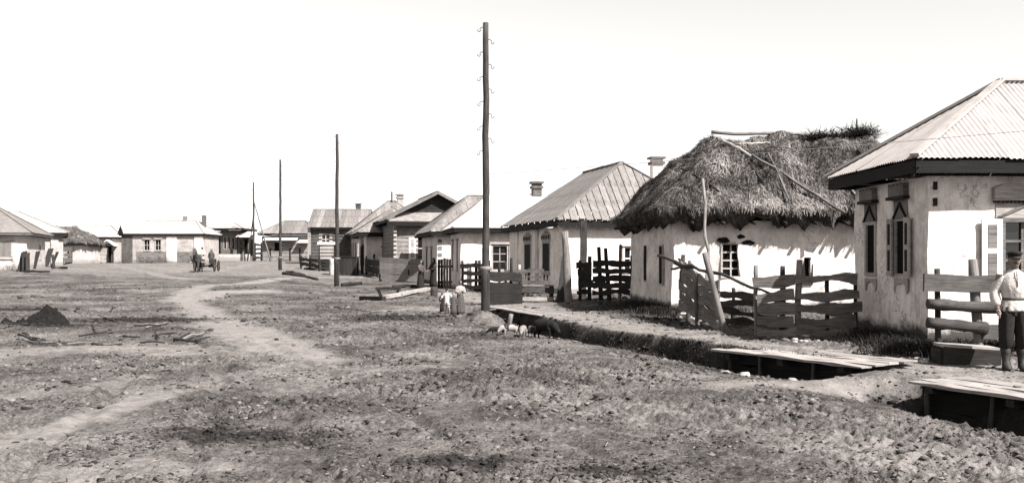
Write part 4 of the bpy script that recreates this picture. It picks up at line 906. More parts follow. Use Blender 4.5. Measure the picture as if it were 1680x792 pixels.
# timber block under the fence
x, y = 6.62, 14.72; r = thing('timber_trough', 'heavy dark wooden trough lying below the log fence', 'trough', (x, y, gz(x, y)-.08), R(-4))
for p, q, w_, t in (((0, -.2, .18), (.86, -.2, .14), .34, .05), ((0, .2, .18), (.86, .2, .14), .34, .05)): board('side_board', p, q, w_, t, M['wood_dark'], r, .008, 6)
board('top_board', (0, 0, .36), (.86, 0, .32), .05, .40, M['wood_pale'], r, .006, 6); board('end_board', (.86, -.19, .15), (.86, .19, .15), .3, .05, M['wood_dark'], r, .006, 3); board('end_board', (.0, -.19, .17), (.0, .19, .17), .3, .05, M['wood_dark'], r, .006, 3)  # top board paler than the sides: its sunlit look is put into the colour
def deck(name, label, P0, P1_, wv, nb, z0, z1, mat='wood_deck', posts=4, over=.05, side=True):
    P0, P1_, wv = Vector(P0), Vector(P1_), Vector(wv); dr = (P1_-P0); L = dr.length; a = math.atan2(dr.y, dr.x); sg = 1 if dr.x*wv.y-dr.y*wv.x > 0 else -1; W_ = wv.length
    r = thing(name, label, 'boardwalk', (P0.x, P0.y, 0), a)
    for k in range(nb):
        y = sg*(W_*(k+.5)/nb); e0, e1 = random.uniform(-over, over), random.uniform(-over, over)
        board('plank', (e0, y, z0+random.uniform(-.012, .016)), (L+e1, y, z1+random.uniform(-.012, .016)), .032, W_/nb-random.uniform(.005, .013), M[mat], r, .010, 12, ends=.04)
    if side:  # added black boards stand in for the shade below the deck
        for k in range(3):
            zc = -.11-.16*k; board('side_board', (.05, sg*(.26+.02*(k % 2)), z0-.03+zc), (L-.05, sg*(.26+.02*(k % 2)), z1-.03+zc), .15, .03, M['fascia'], r, .02, 10)
    for fr in (.12, .5, .88): board('cross_bearer', (L*fr, sg*.02, z0+(z1-z0)*fr-.075), (L*fr, sg*(W_-.02), z0+(z1-z0)*fr-.075), .09, .11, M['wood_dark'], r, .004, 4, ends=.0)
    for k in range(posts): x = L*(.06+.88*k/(posts-1)); x += random.uniform(-.15, .15); pole('support_post', (x, sg*.20, -.6), (x+random.uniform(-.08, .08), sg*.17, z0+(z1-z0)*x/L-.03), .035, .03, M['wood_fence'], r, .02, 8, 4, .2)
    return r
deck('plank_walkway', 'bleached plank walkway bridging the ditch in front of the wavy board fence', (3.46, 16.45), (5.02, 13.62), (1.22, .52), 6, .06, .10)
deck('plank_walkway', 'bleached plank walkway at the feet of the man by the log fence', (5.16, 12.4), (6.35, 9.5), (1.05, .48), 5, .06, .05)
deck('plank_walkway', 'short broken plank walkway on the bank behind the tallest pole', (-.75, 30.2), (1.15, 25.3), (.75, .3), 4, .10, .06, over=.3)
pole_t = pole('leaning_stake', (-.13, 26.6, gz(-.13, 26.6)-.2), (-.02, 26.6, gz(-.1, 26.6)+.42), .07, .06, M['wood_grey'], None, .01, 8, 4, .1); tag(pole_t, 'short leaning stake standing at the ditch end by the pigs', 'stake')
# yard of the plank-roofed house
x, y = (934-CX)/F*34, 34.0; o = pole('gate_post', (x, y, gz(x, y)-.3), (x-.16, y, gz(x, y)+2.55), .15, .13, M['wood_grey'], None, .012, 10, 8, .12); tag(o, 'stout round gatepost with worn top in front of plank-roofed house', 'post')
x, y = (957-CX)/F*36.3, 36.3; o = board('gate_post', (x, y, gz(x, y)-.3), (x+.02, y, gz(x, y)+3.0), .24, .24, M['wood_fence'], None, .01, 6, up=Vector((1, 0, 0))); tag(o, 'tall squared timber gatepost reaching the plank-roofed house eave', 'post')
fence('plank_fence', 'dark loose plank fence between squared gatepost and thatched house', (2.46, 35.0), (4.3, 33.6), [(1.33, .25), (1.05, .25), (.80, .25), (.55, .22), (.3, .2)],
      [(.02, 1.5, .07), (.2, 1.62, .08), (.42, 1.95, .08, -.12), (.58, 1.9, .08, -.2), (.75, 2.0, .07, .04, 'wood_grey'), (.97, 1.6, .06)], mat='wood_dark', wav=.045, splits=(.28,))
fence('plank_fence', 'dark plank fence with three broad drooping boards behind the tallest pole', (-.95, 33.0), (.3, 33.4), [(1.02, .34), (.60, .40), (.24, .36)], [(.42, 1.5, .05), (.75, 1.62, .06), (.99, 1.1, .05)], mat='wood_dark', wav=.03, drop=.10)
fence('rail_fence', 'open rail fence in front of the carved plank-roofed house windows', (-.3, 36.4), (1.2, 36.9), [(1.1, .14), (.85, .10), (.62, .12)], [(.05, 1.5, .05), (.4, 1.35, .06, 0, 'wood_pale'), (.65, 1.2, .05)], mat='wood_fence')
x, y = .32, 34.6; r = thing('plank_bench', 'low plank bench with bright front board beside the stout gatepost', 'bench', (x, y, gz(x, y)), R(8))
board('seat', (0, 0, .62), (1.25, 0, .60), .05, .42, M['wood_grey'], r, .006, 6); board('front_board', (0, -.2, .45), (1.2, -.2, .43), .2, .03, M['wood_fence'], r, .008, 6); board('foot_board', (-.05, -.28, .12), (1.15, -.28, .12), .14, .04, M['wood_pale'], r, .008, 6)
for xx in (.06, 1.14): board('leg', (xx, -.12, -.1), (xx, -.12, .6), .1, .1, M['wood_dark'], r, .004, 3, up=Vector((1, 0, 0))); board('leg', (xx, .14, -.1), (xx, .14, .6), .1, .1, M['wood_dark'], r, .004, 3, up=Vector((1, 0, 0)))
o = board('leaning_plank', (1.75, 34.2, gz(1.75, 34.2)), (2.0, 35.2, gz(2, 35)+1.6), .3, .04, M['wood_dark'], None, .01, 5, up=Vector((1, 0, 0))); tag(o, 'dark plank leaning behind the stout round gatepost', 'plank')
# further along the row
fence('picket_fence', 'slatted fence with one white post between white-roofed house and tallest pole', ((757-CX)/F*47.5, 47.5), ((803-CX)/F*46, 46), [(1.22, .22), (.85, .2), (.5, .2), (.2, .2)], [(.0, 1.5, .08), (.25, 1.55, .14, 0, 'wood_white'), (.5, 1.5, .09), (.62, 1.5, .09), (.95, 1.5, .08)], wav=.02)
A = ((718-CX)/F*51.5, 51.5); r = thing('board_gate', 'gate of upright grey boards beside the two people talking', 'gate', (*A, gz(*A)), R(5))
for k in range(5): board('gate_board', (.07+k*.15, -.03, -.05), (.07+k*.15, -.03, 1.62+random.uniform(-.05, .05)), .14, .03, M['wood_dark'] if k < 2 else M['wood_grey'], r, .006, 4, up=Vector((1, 0, 0)))
for z in (.35, 1.2): board('gate_rail', (0, .02, z), (.8, .02, z), .12, .04, M['wood_dark'], r, .004, 4)
fence('close_board_fence', 'close fence of wide weathered horizontal planks below the log gable house', ((624-CX)/F*60, 60), ((693-CX)/F*59, 59), [(1.32, .30), (1.0, .32), (.66, .34), (.28, .38)], [(.0, 1.5, .09), (.68, 1.45, .07), (1, 1.4, .07)], mat='wood_grey', wav=.008, splits=(.69,))
A = ((600-CX)/F*70.5, 70.5); fence('board_fence', 'low dark fence in the shade before the porch house', A, ((624-CX)/F*64, 64), [(1.0, .5), (.5, .5)], [(.0, 1.4, .08), (.55, 1.6, .1), (.8, 1.5, .08)], mat='wood_dark')
x, y = (545-CX)/F*68, 68.0; r = thing('board_enclosure', 'dark boarded well enclosure with flat lid and pale rounded corner post', 'enclosure', (x, y, gz(x, y)-.05), R(3))
for k in range(6): board('side_board', (.12+k*.29, 0, 0), (.12+k*.29, 0, 1.3), .28, .04, M['wood_dark'], r, .008, 4, up=Vector((1, 0, 0)))
for k in range(4): board('end_board', (0, .15+k*.3, 0), (0, .15+k*.3, 1.3), .28, .04, M['wood_fence'], r, .008, 4, up=Vector((0, 1, 0))); board('end_board', (1.75, .15+k*.3, 0), (1.75, .15+k*.3, 1.3), .28, .04, M['wood_dark'], r, .008, 4, up=Vector((0, 1, 0)))
board('lid', (-.05, .6, 1.36), (1.85, .6, 1.36), .07, 1.35, M['wood_dark'], r, .006, 4); pole('corner_post', (-.02, -.1, -.1), (-.02, -.1, 1.25), .17, .16, M['wood_gable'], r, .006, 10, 5, .08)
x, y = (523-CX)/F*75, 75.0; r = thing('slatted_booth', 'narrow slatted wooden booth with white board roof at the street corner', 'booth', (x, y, gz(x, y)-.05), 0)
for xx in (.05, 1.25):
    for yy in (0, .9): board('post', (xx, yy, -.2), (xx, yy, 2.1), .1, .1, M['wood_dark'], r, .003, 3, up=Vector((1, 0, 0)))
for k in range(7): board('slat', (.1, -.03, .25+k*.27), (1.2, -.03, .25+k*.27), .2, .03, M['wood_dark'] if k < 3 else M['wood_gable'], r, .004, 4)
board('roof_slab', (-.1, .45, 2.22), (1.4, .45, 2.22), .22, 1.15, M['wood_white'], r, .004, 4); board('back_board', (.1, .93, 1.0), (1.2, .93, 1.0), 2.0, .03, M['wood_dark'], r, .003, 3)
x, y = (617-CX)/F*40.5, 40.5; r = thing('trough_stand', 'low dark trough stand on splayed legs set on the bare street edge', 'stand', (x, y, gz(x, y)-.02), R(-3))
board('top_board', (0, 0, .38), (1.05, 0, .38), .13, .32, M['wood_dark'], r, .006, 5)
for xx, s_ in ((.08, 1), (.97, -1)):
    for yy in (-.1, .1): board('leg', (xx, yy, .33), (xx+s_*.17, yy, -.05), .07, .07, M['wood_dark'], r, .003, 3)
def loose(name, label, cat, a, b_, w_, t, mat, lift=.03, rnd=0, grp=None):
    pa = Vector((*a, gz(*a)+lift)); pb = Vector((*b_, gz(*b_)+lift))
    o = pole(name, pa, pb, rnd, rnd*.85, M[mat], None, .03, 8, 8, .12) if rnd else board(name, pa, pb, t, w_, M[mat], None, .012, 8)
    return tag(o, label, cat, grp)
G = lambda u, v, Y: at(u, v, Y)[:2]
loose('long_plank', 'long pale plank lying at an angle below the two people', 'plank', G(634, 492, 38), G(703, 478, 46.5), .3, .12, 'wood_pale', .12)
loose('fallen_log', 'dark squared log beside the low trough stand', 'log', G(592, 491, 37.5), G(630, 495, 36.6), .2, .16, 'wood_dark', .08)
loose('fallen_log', 'thin dark log lying in front of the close plank fence', 'log', G(645, 470, 52), G(686, 467, 54), 0, 0, 'wood_dark', .08, .10)
loose('fallen_log', 'dark log on pale ground to the right of the enclosure pole', 'log', G(562, 467, 53), G(592, 465, 56), 0, 0, 'wood_dark', .08, .13)
for k, (a, b_) in enumerate(((G(464, 450, 66), G(500, 453, 63)), (G(478, 452, 64), G(520, 457, 59)), (G(470, 447, 68), G(492, 449, 66)), (G(500, 442, 76), G(520, 440, 78)))):
    loose('timber_log', 'dark felled log in the timber heap by the street corner', 'log', a, b_, 0, 0, 'wood_dark', .08, .11, 'dark logs heaped by the street corner')
x, y = (712-CX)/F*41.5, 41.5; o = pole('tree_stump', (x, y, gz(x, y)-.1), (x, y, gz(x, y)+.4), .17, .15, M['bark'], None, .005, 9, 3, .15); tag(o, 'dark tree stump on the mound behind the children', 'stump')
# left side of the square
fence('board_fence', 'pale board fence with two slanting props in front of the small-porch house', (G(108, 432, 92)), (G(176, 432, 92)), [(1.3, .3), (.95, .32), (.6, .32), (.25, .34)], [(.0, 1.5, .08), (.33, 1.45, .06, -.6), (.66, 1.45, .06, -.5), (1, 1.5, .08)], mat='wood_gable', wav=.01, splits=(.5,))
for k, (u0, u1, v0, v1, Y, wd) in enumerate(((33, 46, 412, 438, 62.5, .3), (38, 52, 415, 440, 62, .25), (31, 38, 414, 438, 63, .3), (55, 60, 412, 434, 68, .35), (77, 80, 408, 434, 73, .4), (80, 94, 418, 437, 72, .2), (88, 90, 413, 432, 73, .2))):
    x0, x1 = (u0-CX)/F*Y, (u1-CX)/F*Y; zt = CAMH-(v0-HZ)/F*Y
    o = board('leaning_plank', (x1, Y-.5, gz(x1, Y-.5)-.03), (x0, Y+.6, zt), wd, .06, M['wood_dark'], None, .01, 5, up=Vector((1, 0, 0))); tag(o, 'dark plank leaning by the greyish plaster house with wide faded window' if k < 3 else 'dark plank leaning against the white house with deep black eave', 'plank', 'planks leaning by the faded-window house' if k < 3 else 'planks leaning at the black-eaved house')
for u, v, Y, L_, wd, lab in ((38, 449, 60, 1.4, .9, 'black trench cover lying tilted at the left street edge'), (85, 439, 67, .8, .35, 'small dark trough block on the far left street edge')):
    x = (u-CX)/F*Y; o = board('trench_cover', (x, Y, gz(x, Y)+.12), (x+L_, Y+.6, gz(x+L_, Y+.6)+.12), .12, wd, M['fascia'], None, .03, 6); tag(o, lab, 'cover')
# dark heap of earth, scattered brush, stones
def heap(name, label, u, v, Y, rx, ry, h_, mat, cat='heap', seed=1):
    x0, y0 = (u-CX)/F*Y, Y; n, m_ = 44, 16; vs = []; fs = []
    for i in range(m_+1):
        for j in range(n):
            a = 2*math.pi*j/n; k = i/m_; rr = 1+.25*nz(seed, math.cos(a)*1.5+math.sin(a)*1.1); x, y = rx*k*rr*math.cos(a), ry*k*rr*math.sin(a)
            z = h_*(1-k)**.85*(1+.35*nz(seed+2, x*3+y*2))+.09*(1-k*.7)*mnoise.noise(Vector((x*9, y*9, seed)))+.04*mnoise.noise(Vector((x*24, y*24, seed))); vs.append((x, y, z-.04*k))
    for i in range(m_):
        for j in range(n): fs.append((i*n+j, (i+1)*n+j, (i+1)*n+(j+1) % n, i*n+(j+1) % n))
    vs.append((0, 0, -.06))
    o = MB().add(vs, fs).build(name, M[mat], None, False); o.location = (x0, y0, gz(x0, y0)-.01); return tag(o, label, cat)
heap('dirt_heap', 'black heap of dug earth on the left side of street', 78, 532, 23.9, .62, .55, .56, 'earth_dark')
heap('dirt_heap', 'small black lump of earth beside the large dark heap', 36, 534, 23.6, .22, .22, .17, 'earth_dark', seed=4)
heap('dirt_heap', 'low dark smear of earth left of the black heap', 12, 534, 23.8, .3, .3, .14, 'earth_dark', seed=6)
tw = [(26, 560, 80, 566), (30, 555, 75, 565), (40, 550, 85, 568), (38, 548, 70, 560), (110, 566, 160, 562), (150, 566, 200, 566), (285, 564, 330, 566), (285, 562, 312, 550), (300, 560, 335, 550), (200, 556, 228, 557), (150, 536, 156, 544), (258, 514, 272, 504), (240, 540, 275, 532), (170, 524, 195, 532), (130, 556, 175, 550), (220, 540, 262, 541), (190, 560, 215, 552), (250, 556, 290, 552), (255, 548, 262, 560), (320, 566, 345, 560), (60, 562, 100, 570), (230, 566, 270, 566)]
for k, (u0, v0, u1, v1) in enumerate(tw):
    a, b_ = px2g(u0, v0), px2g(u1, v1); lf = random.uniform(.02, .10); sc = min(1, 1.8/max(.01, math.hypot(a[0]-b_[0], a[1]-b_[1]))); b_ = (a[0]+(b_[0]-a[0])*sc, a[1]+(b_[1]-a[1])*sc)
    loose('dry_branch', 'dark dry branch lying in the scattered brush near black heap' if k % 4 else 'pale bleached branch lying in the scattered brush near black heap', 'branch', a, b_, 0, 0, 'wood_dark' if k % 4 else 'wood_grey', lf, random.uniform(.012, .026), 'branches strewn near the black heap')
def stone(x, y, s, lab, grp):
    V = ICO*(1+RNG.normal(0, .15, (12, 1)))*s*np.array([1.4, 1.0, .55]); me = mesh_np('stone', V, ICF, M['stone']); o = bpy.data.objects.new('stone', me); link(o); o.location = (x, y, gz(x, y)+s*.15); o.rotation_euler = (0, 0, random.uniform(0, 6.28)); o.modifiers.new('b', 'BEVEL').width = s*.12; tag(o, lab, 'stone', grp)
for k in range(13): u, v = random.uniform(1488, 1548), random.uniform(572, 594); x, y = px2g(u, v, .05); stone(x, y, random.uniform(.05, .10), 'pale flat stone by the weeds at corrugated-roof house', 'stones by the house corner')
for k in range(12): u, v = random.uniform(1270, 1345), random.uniform(548, 563); x, y = px2g(u, v, .1); stone(x, y, random.uniform(.04, .075), 'small pale stone at the foot of wavy board fence', 'stones below the board fence')
for u, v, s in ((1222, 606, .10), (1190, 600, .09), (1345, 606, .10), (1300, 612, .08), (1125, 530, .3), (1140, 534, .16)): x, y = px2g(u, v, 0); stone(x, y, s, 'pale stone lying in ditch under walkway' if v > 560 else 'large pale stone under the collapsed fence', 'ditch stones' if v > 560 else 'stones under the fence')
# weeds and bank grass
w_pts = scatter(6.85, 17.0, .26, .75, 5200)+scatter(7.9, 16.15, .55, .14, 1800)+scatter(6.7, 15.9, .28, .25, 1500)
blades('dark_weeds', 'dark scrubby weeds at the foot of corrugated-roof house', [p for p in w_pts if not (p[0] > 7.2 and p[1] > 16.45)], .17, .007, M['weed'], 'weeds', .9)
w_pts = scatter(4.15, 28.2, .22, 1.6, 2600)+scatter(4.9, 26.6, .8, .22, 2000); blades('dark_weeds', 'dark weeds along the foot of thatched house wall', w_pts, .15, .009, M['weed'], 'weeds', .9)
bp = []
for k in range(4200):
    t = random.random()*5; i = int(t); D = DITCH[3:9]; a, b_ = D[min(i, 4)], D[min(i+1, 5)]; f_ = t-i; x, y = a[0]+(b_[0]-a[0])*f_, a[1]+(b_[1]-a[1])*f_
    nx_, ny_ = (b_[1]-a[1]), -(b_[0]-a[0]); ln = math.hypot(nx_, ny_); sg = -1; of = random.gauss(.5, .12)
    bp.append((x-sg*abs(ny_)/ln*of*1.0+0, y+abs(nx_)/ln*of*.6, 0, random.uniform(.4, 1)))
xs = np.array([p[0] for p in bp]); yy = np.array([p[1] for p in bp]); zz = base_z(xs, yy); blades('bank_grass', 'short dark grass on the shaded ditch bank', [(a, b_, c_, p[3]) for a, b_, c_, p in zip(xs, yy, zz, bp)], .07, .007, M['grass'], 'grass')
# puddle
n = 30; mb = MB(); px, py = 1.30, 22.4; pts = [(px+(.28+.1*nz(2, k*.6))*math.cos(2*math.pi*k/n)+.42*math.sin(2*math.pi*k/n)*-.5, py+1.3*math.sin(2*math.pi*k/n)) for k in range(n)]
zp = gz(px, py)+.07; mb.add([(a, b_, zp) for a, b_ in pts], [tuple(range(n))]); o = mb.build('ditch_water', M['water']); tag(o, 'shallow puddle shining at the bottom of the ditch', kind='structure')

# ------------------------------------------------------------------ people and animals
def skin_mesh(mb, name, mat, parent, vox, it=4):
    o = mb.build(name, mat, parent, True); m = o.modifiers.new('skin', 'REMESH'); m.mode = 'VOXEL'; m.voxel_size = vox; m.use_smooth_shade = True
    k = o.modifiers.new('smooth', 'SMOOTH'); k.factor = .5; k.iterations = it; return o
def ering(c, rx, ry, n=24, fold=0, amp=0.0, tilt=(0, 0)):
    out = []
    for i in range(n):
        a = 2*math.pi*i/n; f_ = 1+amp*math.sin(fold*a+c[2]*3)
        out.append((c[0]+rx*f_*math.cos(a), c[1]+ry*f_*math.sin(a), c[2]+tilt[0]*math.cos(a)+tilt[1]*math.sin(a)))
    return out
def figure(name, label, loc, rz, H, kind, skin='skin', hat=None, arms=None, top='cloth_white', bottom='cloth_dark', head_turn=0.0, cat='person', group=None):
    t = thing(name, label, cat, loc, rz, group); S = H
    V = lambda x, y, z: (x*S, y*S, z*S)
    big = H > 1.65; mb = MB()
    mb.loft([ering(V(0, y, z), rx*S, ry*S, 18) for z, y, rx, ry in ((.45, 0, .05, .05), (.47, 0, .082, .058), (.53, .003, .090, .062), (.60, 0, .075, .052), (.70, -.004, .092, .060), (.77, 0, .105, .056), (.815, .004, .078, .044), (.835, .006, .036, .036), (.87, 0, .034, .036), (.89, -.004, .030, .034))])
    hc = (0, -.012, .928); mb.ell(V(*hc), (.046*S, .056*S, .068*S), 18, 12); mb.ell(V(0, -.022, .885), (.032*S, .036*S, .030*S))
    mb.tube([V(0, -.064, .945), V(0, -.076, .918), V(0, -.062, .912)], [.006*S, .010*S, .007*S], 8)
    for sx in (-1, 1): mb.ell(V(sx*.047, -.004, .925), (.007*S, .013*S, .018*S)); mb.ell(V(sx*.02, -.062, .948), (.013*S, .008*S, .006*S))
    arms = arms or [[(-.105, 0, .80), (-.150, .010, .64), (-.140, -.035, .50)], [(.105, 0, .80), (.150, .010, .64), (.140, -.035, .50)]]
    for k, ar in enumerate(arms):
        s_, e, w_ = [Vector(V(*p)) for p in ar]; sg = -1 if k == 0 else 1
        mb.tube([s_, s_.lerp(e, .5), e, e.lerp(w_, .35), w_], [.036*S, .031*S, .025*S, .025*S, .016*S], 12)
        d_ = (w_-e).normalized(); side = Vector((0, -1, 0)); side = (side-d_*side.dot(d_)).normalized(); th = d_.cross(side)
        pc = w_+d_*.028*S; mb.tube([w_-d_*.005*S, pc, w_+d_*.055*S], [.014*S, .021*S, .019*S], 10, .55)
        for q in range(4):
            b0 = w_+d_*.05*S+side*(.016-.0107*q)*S; ln = (.040, .045, .042, .033)[q]*S; cur = -th*sg*.3
            mb.tube([b0, b0+d_*ln*.5, b0+d_*ln*.8+cur*ln*.5, b0+d_*ln*.95+cur*ln], [.0056*S, .0054*S, .005*S, .0042*S], 6)
        b0 = w_+d_*.018*S+side*.016*S; mb.tube([b0, b0+side*.014*S+d_*.016*S, b0+side*.016*S+d_*.034*S], [.007*S, .0065*S, .005*S], 6)
    for sx in (-1, 1):
        mb.tube([V(sx*.05, 0, .50), V(sx*.055, -.004, .40), V(sx*.056, -.006, .28), V(sx*.058, .006, .20), V(sx*.06, .008, .05)], [.055*S, .050*S, .034*S, .034*S, .022*S], 12)
        mb.loft([ering(V(sx*.062, y, z), rx*S, ry*S, 12) for y, z, rx, ry in ((.008, .055, .022, .024), (-.005, .03, .026, .040), (-.02, .012, .029, .060), (-.02, .002, .028, .058))])
    body = skin_mesh(mb, 'body', M[skin], t, .0075 if big else .012, 3)
    for sx in (-1, 1): MB().ell(V(sx*.019, -.060, .936), (.007*S, .006*S, .004*S), 8, 6).build('eye', M['hair'], body, True)
    fold = 13
    def sleeves(m2, fr, r0, r1):
        for k, ar in enumerate(arms):
            s_, e, w_ = [Vector(V(*p)) for p in ar]; end = e.lerp(w_, fr); s_ = s_+Vector((-.25*(s_.x), 0, .004*S))
            m2.tube([s_, s_.lerp(e, .35), s_.lerp(e, .75), e, e.lerp(end, .4), e.lerp(end, .8), end], [r0*.95*S, r0*1.05*S, r0*S, r0*.95*S, r0*1.02*S, r0*.95*S, r1*S], 14)
    if kind == 'man':
        m2 = MB(); m2.loft([ering(V(0, y, z), rx*S, ry*S, 52, fold, am) for z, y, rx, ry, am in ((.485, 0, .118, .090, .05), (.50, 0, .117, .088, .05), (.55, 0, .106, .078, .03), (.588, 0, .094, .066, .015), (.60, 0, .092, .064, .0), (.63, 0, .104, .076, .025), (.70, -.004, .112, .078, .02), (.77, 0, .116, .068, .008), (.81, .002, .092, .054, 0), (.835, .004, .046, .044, 0), (.852, .003, .041, .041, 0))], True)
        sleeves(m2, .86, .044, .026); sh = m2.build('shirt', M[top], t, True); sh.modifiers.new('sub', 'SUBSURF').levels = 1; sh.modifiers['sub'].render_levels = 1
        m2 = MB(); m2.loft([ering(V(0, 0, z), .0955*S, .0685*S, 30) for z in (.584, .588, .602, .606)]); m2.build('belt', M['cloth_mid'], t, True)
        for k in range(5): MB().ell(V(.004, -.0765-.003*math.sin(k), .80-.03*k), (.0045*S, .003*S, .0045*S), 8, 5).build('button', M['hair'], sh, True)
        m2 = MB(); m2.tube([V(.0, -.052, .838), V(.003, -.070, .80), V(.006, -.083, .70)], .003*S, 6); m2.build('placket', M['cloth_mid'], sh, True)
        m2 = MB()
        for sx in (-1, 1): m2.loft([ering(V(sx*x, y, z), rx*S, ry*S, 26, 7, .035) for x, y, z, rx, ry in ((.045, 0, .53, .062, .070), (.052, 0, .46, .066, .074), (.060, -.004, .36, .064, .068), (.064, -.006, .28, .058, .062), (.064, -.004, .23, .058, .060), (.063, .004, .185, .048, .050), (.062, .006, .17, .040, .042))])
        m2.build('trousers', M[bottom], t, True)
        for sx in (-1, 1):
            m2 = MB(); m2.loft([ering(V(sx*.062, y, z), rx*S, ry*S, 16) for y, z, rx, ry in ((.006, .20, .043, .046), (.008, .13, .040, .043), (.010, .07, .032, .036), (-.004, .042, .034, .048), (-.020, .024, .036, .068), (-.024, .010, .038, .074), (-.024, -.004, .038, .074))]); m2.build('boot', M['leather'], t, True)
    elif kind == 'skirt':
        m2 = MB(); m2.loft([ering(V(0, y, z), rx*S, ry*S, 44, 11, am) for z, y, rx, ry, am in ((.03, .0, .150, .125, .08), (.10, 0, .145, .120, .08), (.30, 0, .125, .100, .06), (.50, 0, .108, .082, .04), (.60, 0, .082, .060, .01))]); m2.build('skirt', M[bottom], t, True)
        m2 = MB(); m2.loft([ering(V(0, y, z), rx*S, ry*S, 36, 9, .015) for z, y, rx, ry in ((.565, 0, .092, .070), (.60, 0, .088, .064), (.70, -.004, .104, .074), (.77, 0, .112, .064), (.815, .002, .085, .050), (.84, .004, .044, .043))]); sleeves(m2, .8, .042, .028); m2.build('blouse', M[top], t, True)
    elif kind == 'shirt':
        m2 = MB(); m2.loft([ering(V(0, y, z), rx*S, ry*S, 36, 9, am) for z, y, rx, ry, am in ((.34, 0, .115, .092, .06), (.45, 0, .108, .084, .05), (.60, 0, .096, .070, .03), (.70, -.004, .102, .072, .01), (.77, 0, .110, .064, 0), (.815, .002, .085, .050, 0), (.84, .004, .044, .043, 0))]); sleeves(m2, .8, .042, .030); m2.build('shirt', M[top], t, True)
        m2 = MB()
        for sx in (-1, 1): m2.loft([ering(V(sx*x, 0, z), rx*S, rx*S, 18, 5, .04) for x, z, rx in ((.05, .48, .058), (.058, .30, .056), (.06, .10, .052), (.06, .06, .046))])
        m2.build('trousers', M[bottom], t, True)
    elif kind == 'robe':
        m2 = MB(); m2.loft([ering(V(0, y, z), rx*S, ry*S, 40, 9, am) for z, y, rx, ry, am in ((.02, 0, .150, .12, .06), (.20, 0, .135, .11, .05), (.45, 0, .118, .092, .03), (.62, 0, .105, .078, .02), (.72, 0, .112, .078, .01), (.78, 0, .116, .068, 0), (.82, .002, .086, .052, 0), (.85, .003, .046, .044, 0))]); sleeves(m2, .9, .046, .034); m2.build('long_coat', M[bottom], t, True)
    if hat == 'cap':
        m2 = MB(); m2.loft([ering(V(0, y, z), rx*S, ry*S, 24, 0, 0, (0, -ti*S)) for z, y, rx, ry, ti in ((.950, -.010, .050, .060, .0), (.968, -.010, .051, .061, .0), (.974, -.012, .060, .070, .004), (.986, -.012, .061, .071, .008), (.996, -.010, .048, .056, .008), (.999, -.010, .015, .02, .004))]); cp = m2.build('cap', M['cloth_dark'], t, True)
        pts = []; n = 14
        for i in range(n+1): a = math.pi+math.pi*i/n; pts.append((math.cos(a), math.sin(a)))
        vs = [V(.047*x, -.016+.052*y, .958) for x, y in pts]+[V(.050*x, -.020+.085*y, .948) for x, y in pts]; vs += [(a, b_, c_-.004*S) for a, b_, c_ in vs]; q = n+1
        fs = [(i, i+1, q+i+1, q+i) for i in range(n)]+[(2*q+i+1, 2*q+i, 3*q+i, 3*q+i+1) for i in range(n)]+[(q+i, q+i+1, 3*q+i+1, 3*q+i) for i in range(n)]
        MB().add(vs, fs).build('visor', M['leather'], cp, True)
        m2 = MB(); m2.loft([ering(V(0, y, z), rx*S, ry*S, 20) for z, y, rx, ry in ((.905, .022, .030, .030), (.93, .012, .046, .044), (.952, .004, .0485, .052))]); m2.build('hair', M['hair'], body, True)
        m2 = MB().tube([V(-.020, -.058, .900), V(0, -.067, .906), V(.020, -.058, .900)], [.003*S, .006*S, .003*S], 6); m2.build('moustache', M['hair'], body, True)
    elif hat == 'scarf':
        m2 = MB(); m2.loft([ering(V(0, y, z), rx*S, ry*S, 22) for z, y, rx, ry in ((.83, .03, .060, .045), (.87, .028, .052, .046), (.91, .014, .053, .054), (.95, .006, .055, .060), (.985, .002, .042, .046), (1.0, .0, .012, .012))]); m2.build('headscarf', M[bottom if kind == 'robe' else 'cloth_white'], t, True)
    elif hat == 'hair':
        m2 = MB(); m2.loft([ering(V(0, y, z), rx*S, ry*S, 20) for z, y, rx, ry in ((.885, .03, .034, .026), (.92, .014, .049, .046), (.95, .004, .051, .057), (.985, .0, .038, .046), (1.0, -.004, .01, .012))]); m2.build('hair', M['hair'], body, True)
    return t
def stand(u, Y): x = (u-CX)/F*Y; return (x, Y, gz(x, Y)+.01)
lx, ly, lz = stand(1664, 13.9)
figure('person', 'man in pale belted tunic, peaked cap and baggy dark trousers by the log fence', (lx, ly, lz+.01), R(-14), 1.72, 'man', 'skin', 'cap', [[(-.105, 0, .80), (-.155, .02, .65), (-.135, -.030, .51)], [(.105, 0, .80), (.155, .02, .65), (.140, -.03, .51)]])
figure('person', 'tall girl in pale blouse and long striped dark skirt beside the two small children', stand(755, 30.4), R(20), 1.10, 'skirt', 'skin', 'hair', [[(-.105, 0, .80), (-.135, -.01, .65), (-.05, -.11, .66)], [(.105, 0, .80), (.14, -.01, .65), (.05, -.11, .68)]], 'cloth_grey', 'cloth_mid')
figure('person', 'small child in long pale shirt and dark cap near the long-skirted girl', stand(733, 30.2), R(-10), .80, 'shirt', 'skin_pale', 'cap', [[(-.105, 0, .80), (-.18, .01, .70), (-.22, -.04, .62)], [(.105, 0, .80), (.19, .01, .71), (.22, -.05, .66)]], 'cloth_white', 'cloth_white')
figure('person', 'small child in dark clothes between pale-shirted child and long-skirted girl', stand(744, 29.9), R(10), .70, 'robe', 'skin_pale', 'hair', None, 'cloth_mid', 'cloth_mid')
figure('person', 'small crouching-height child in dark coat with white scarf behind the pale-shirted child', stand(726, 31.2), R(30), .66, 'robe', 'skin', 'scarf', None, 'cloth_dark', 'cloth_dark')
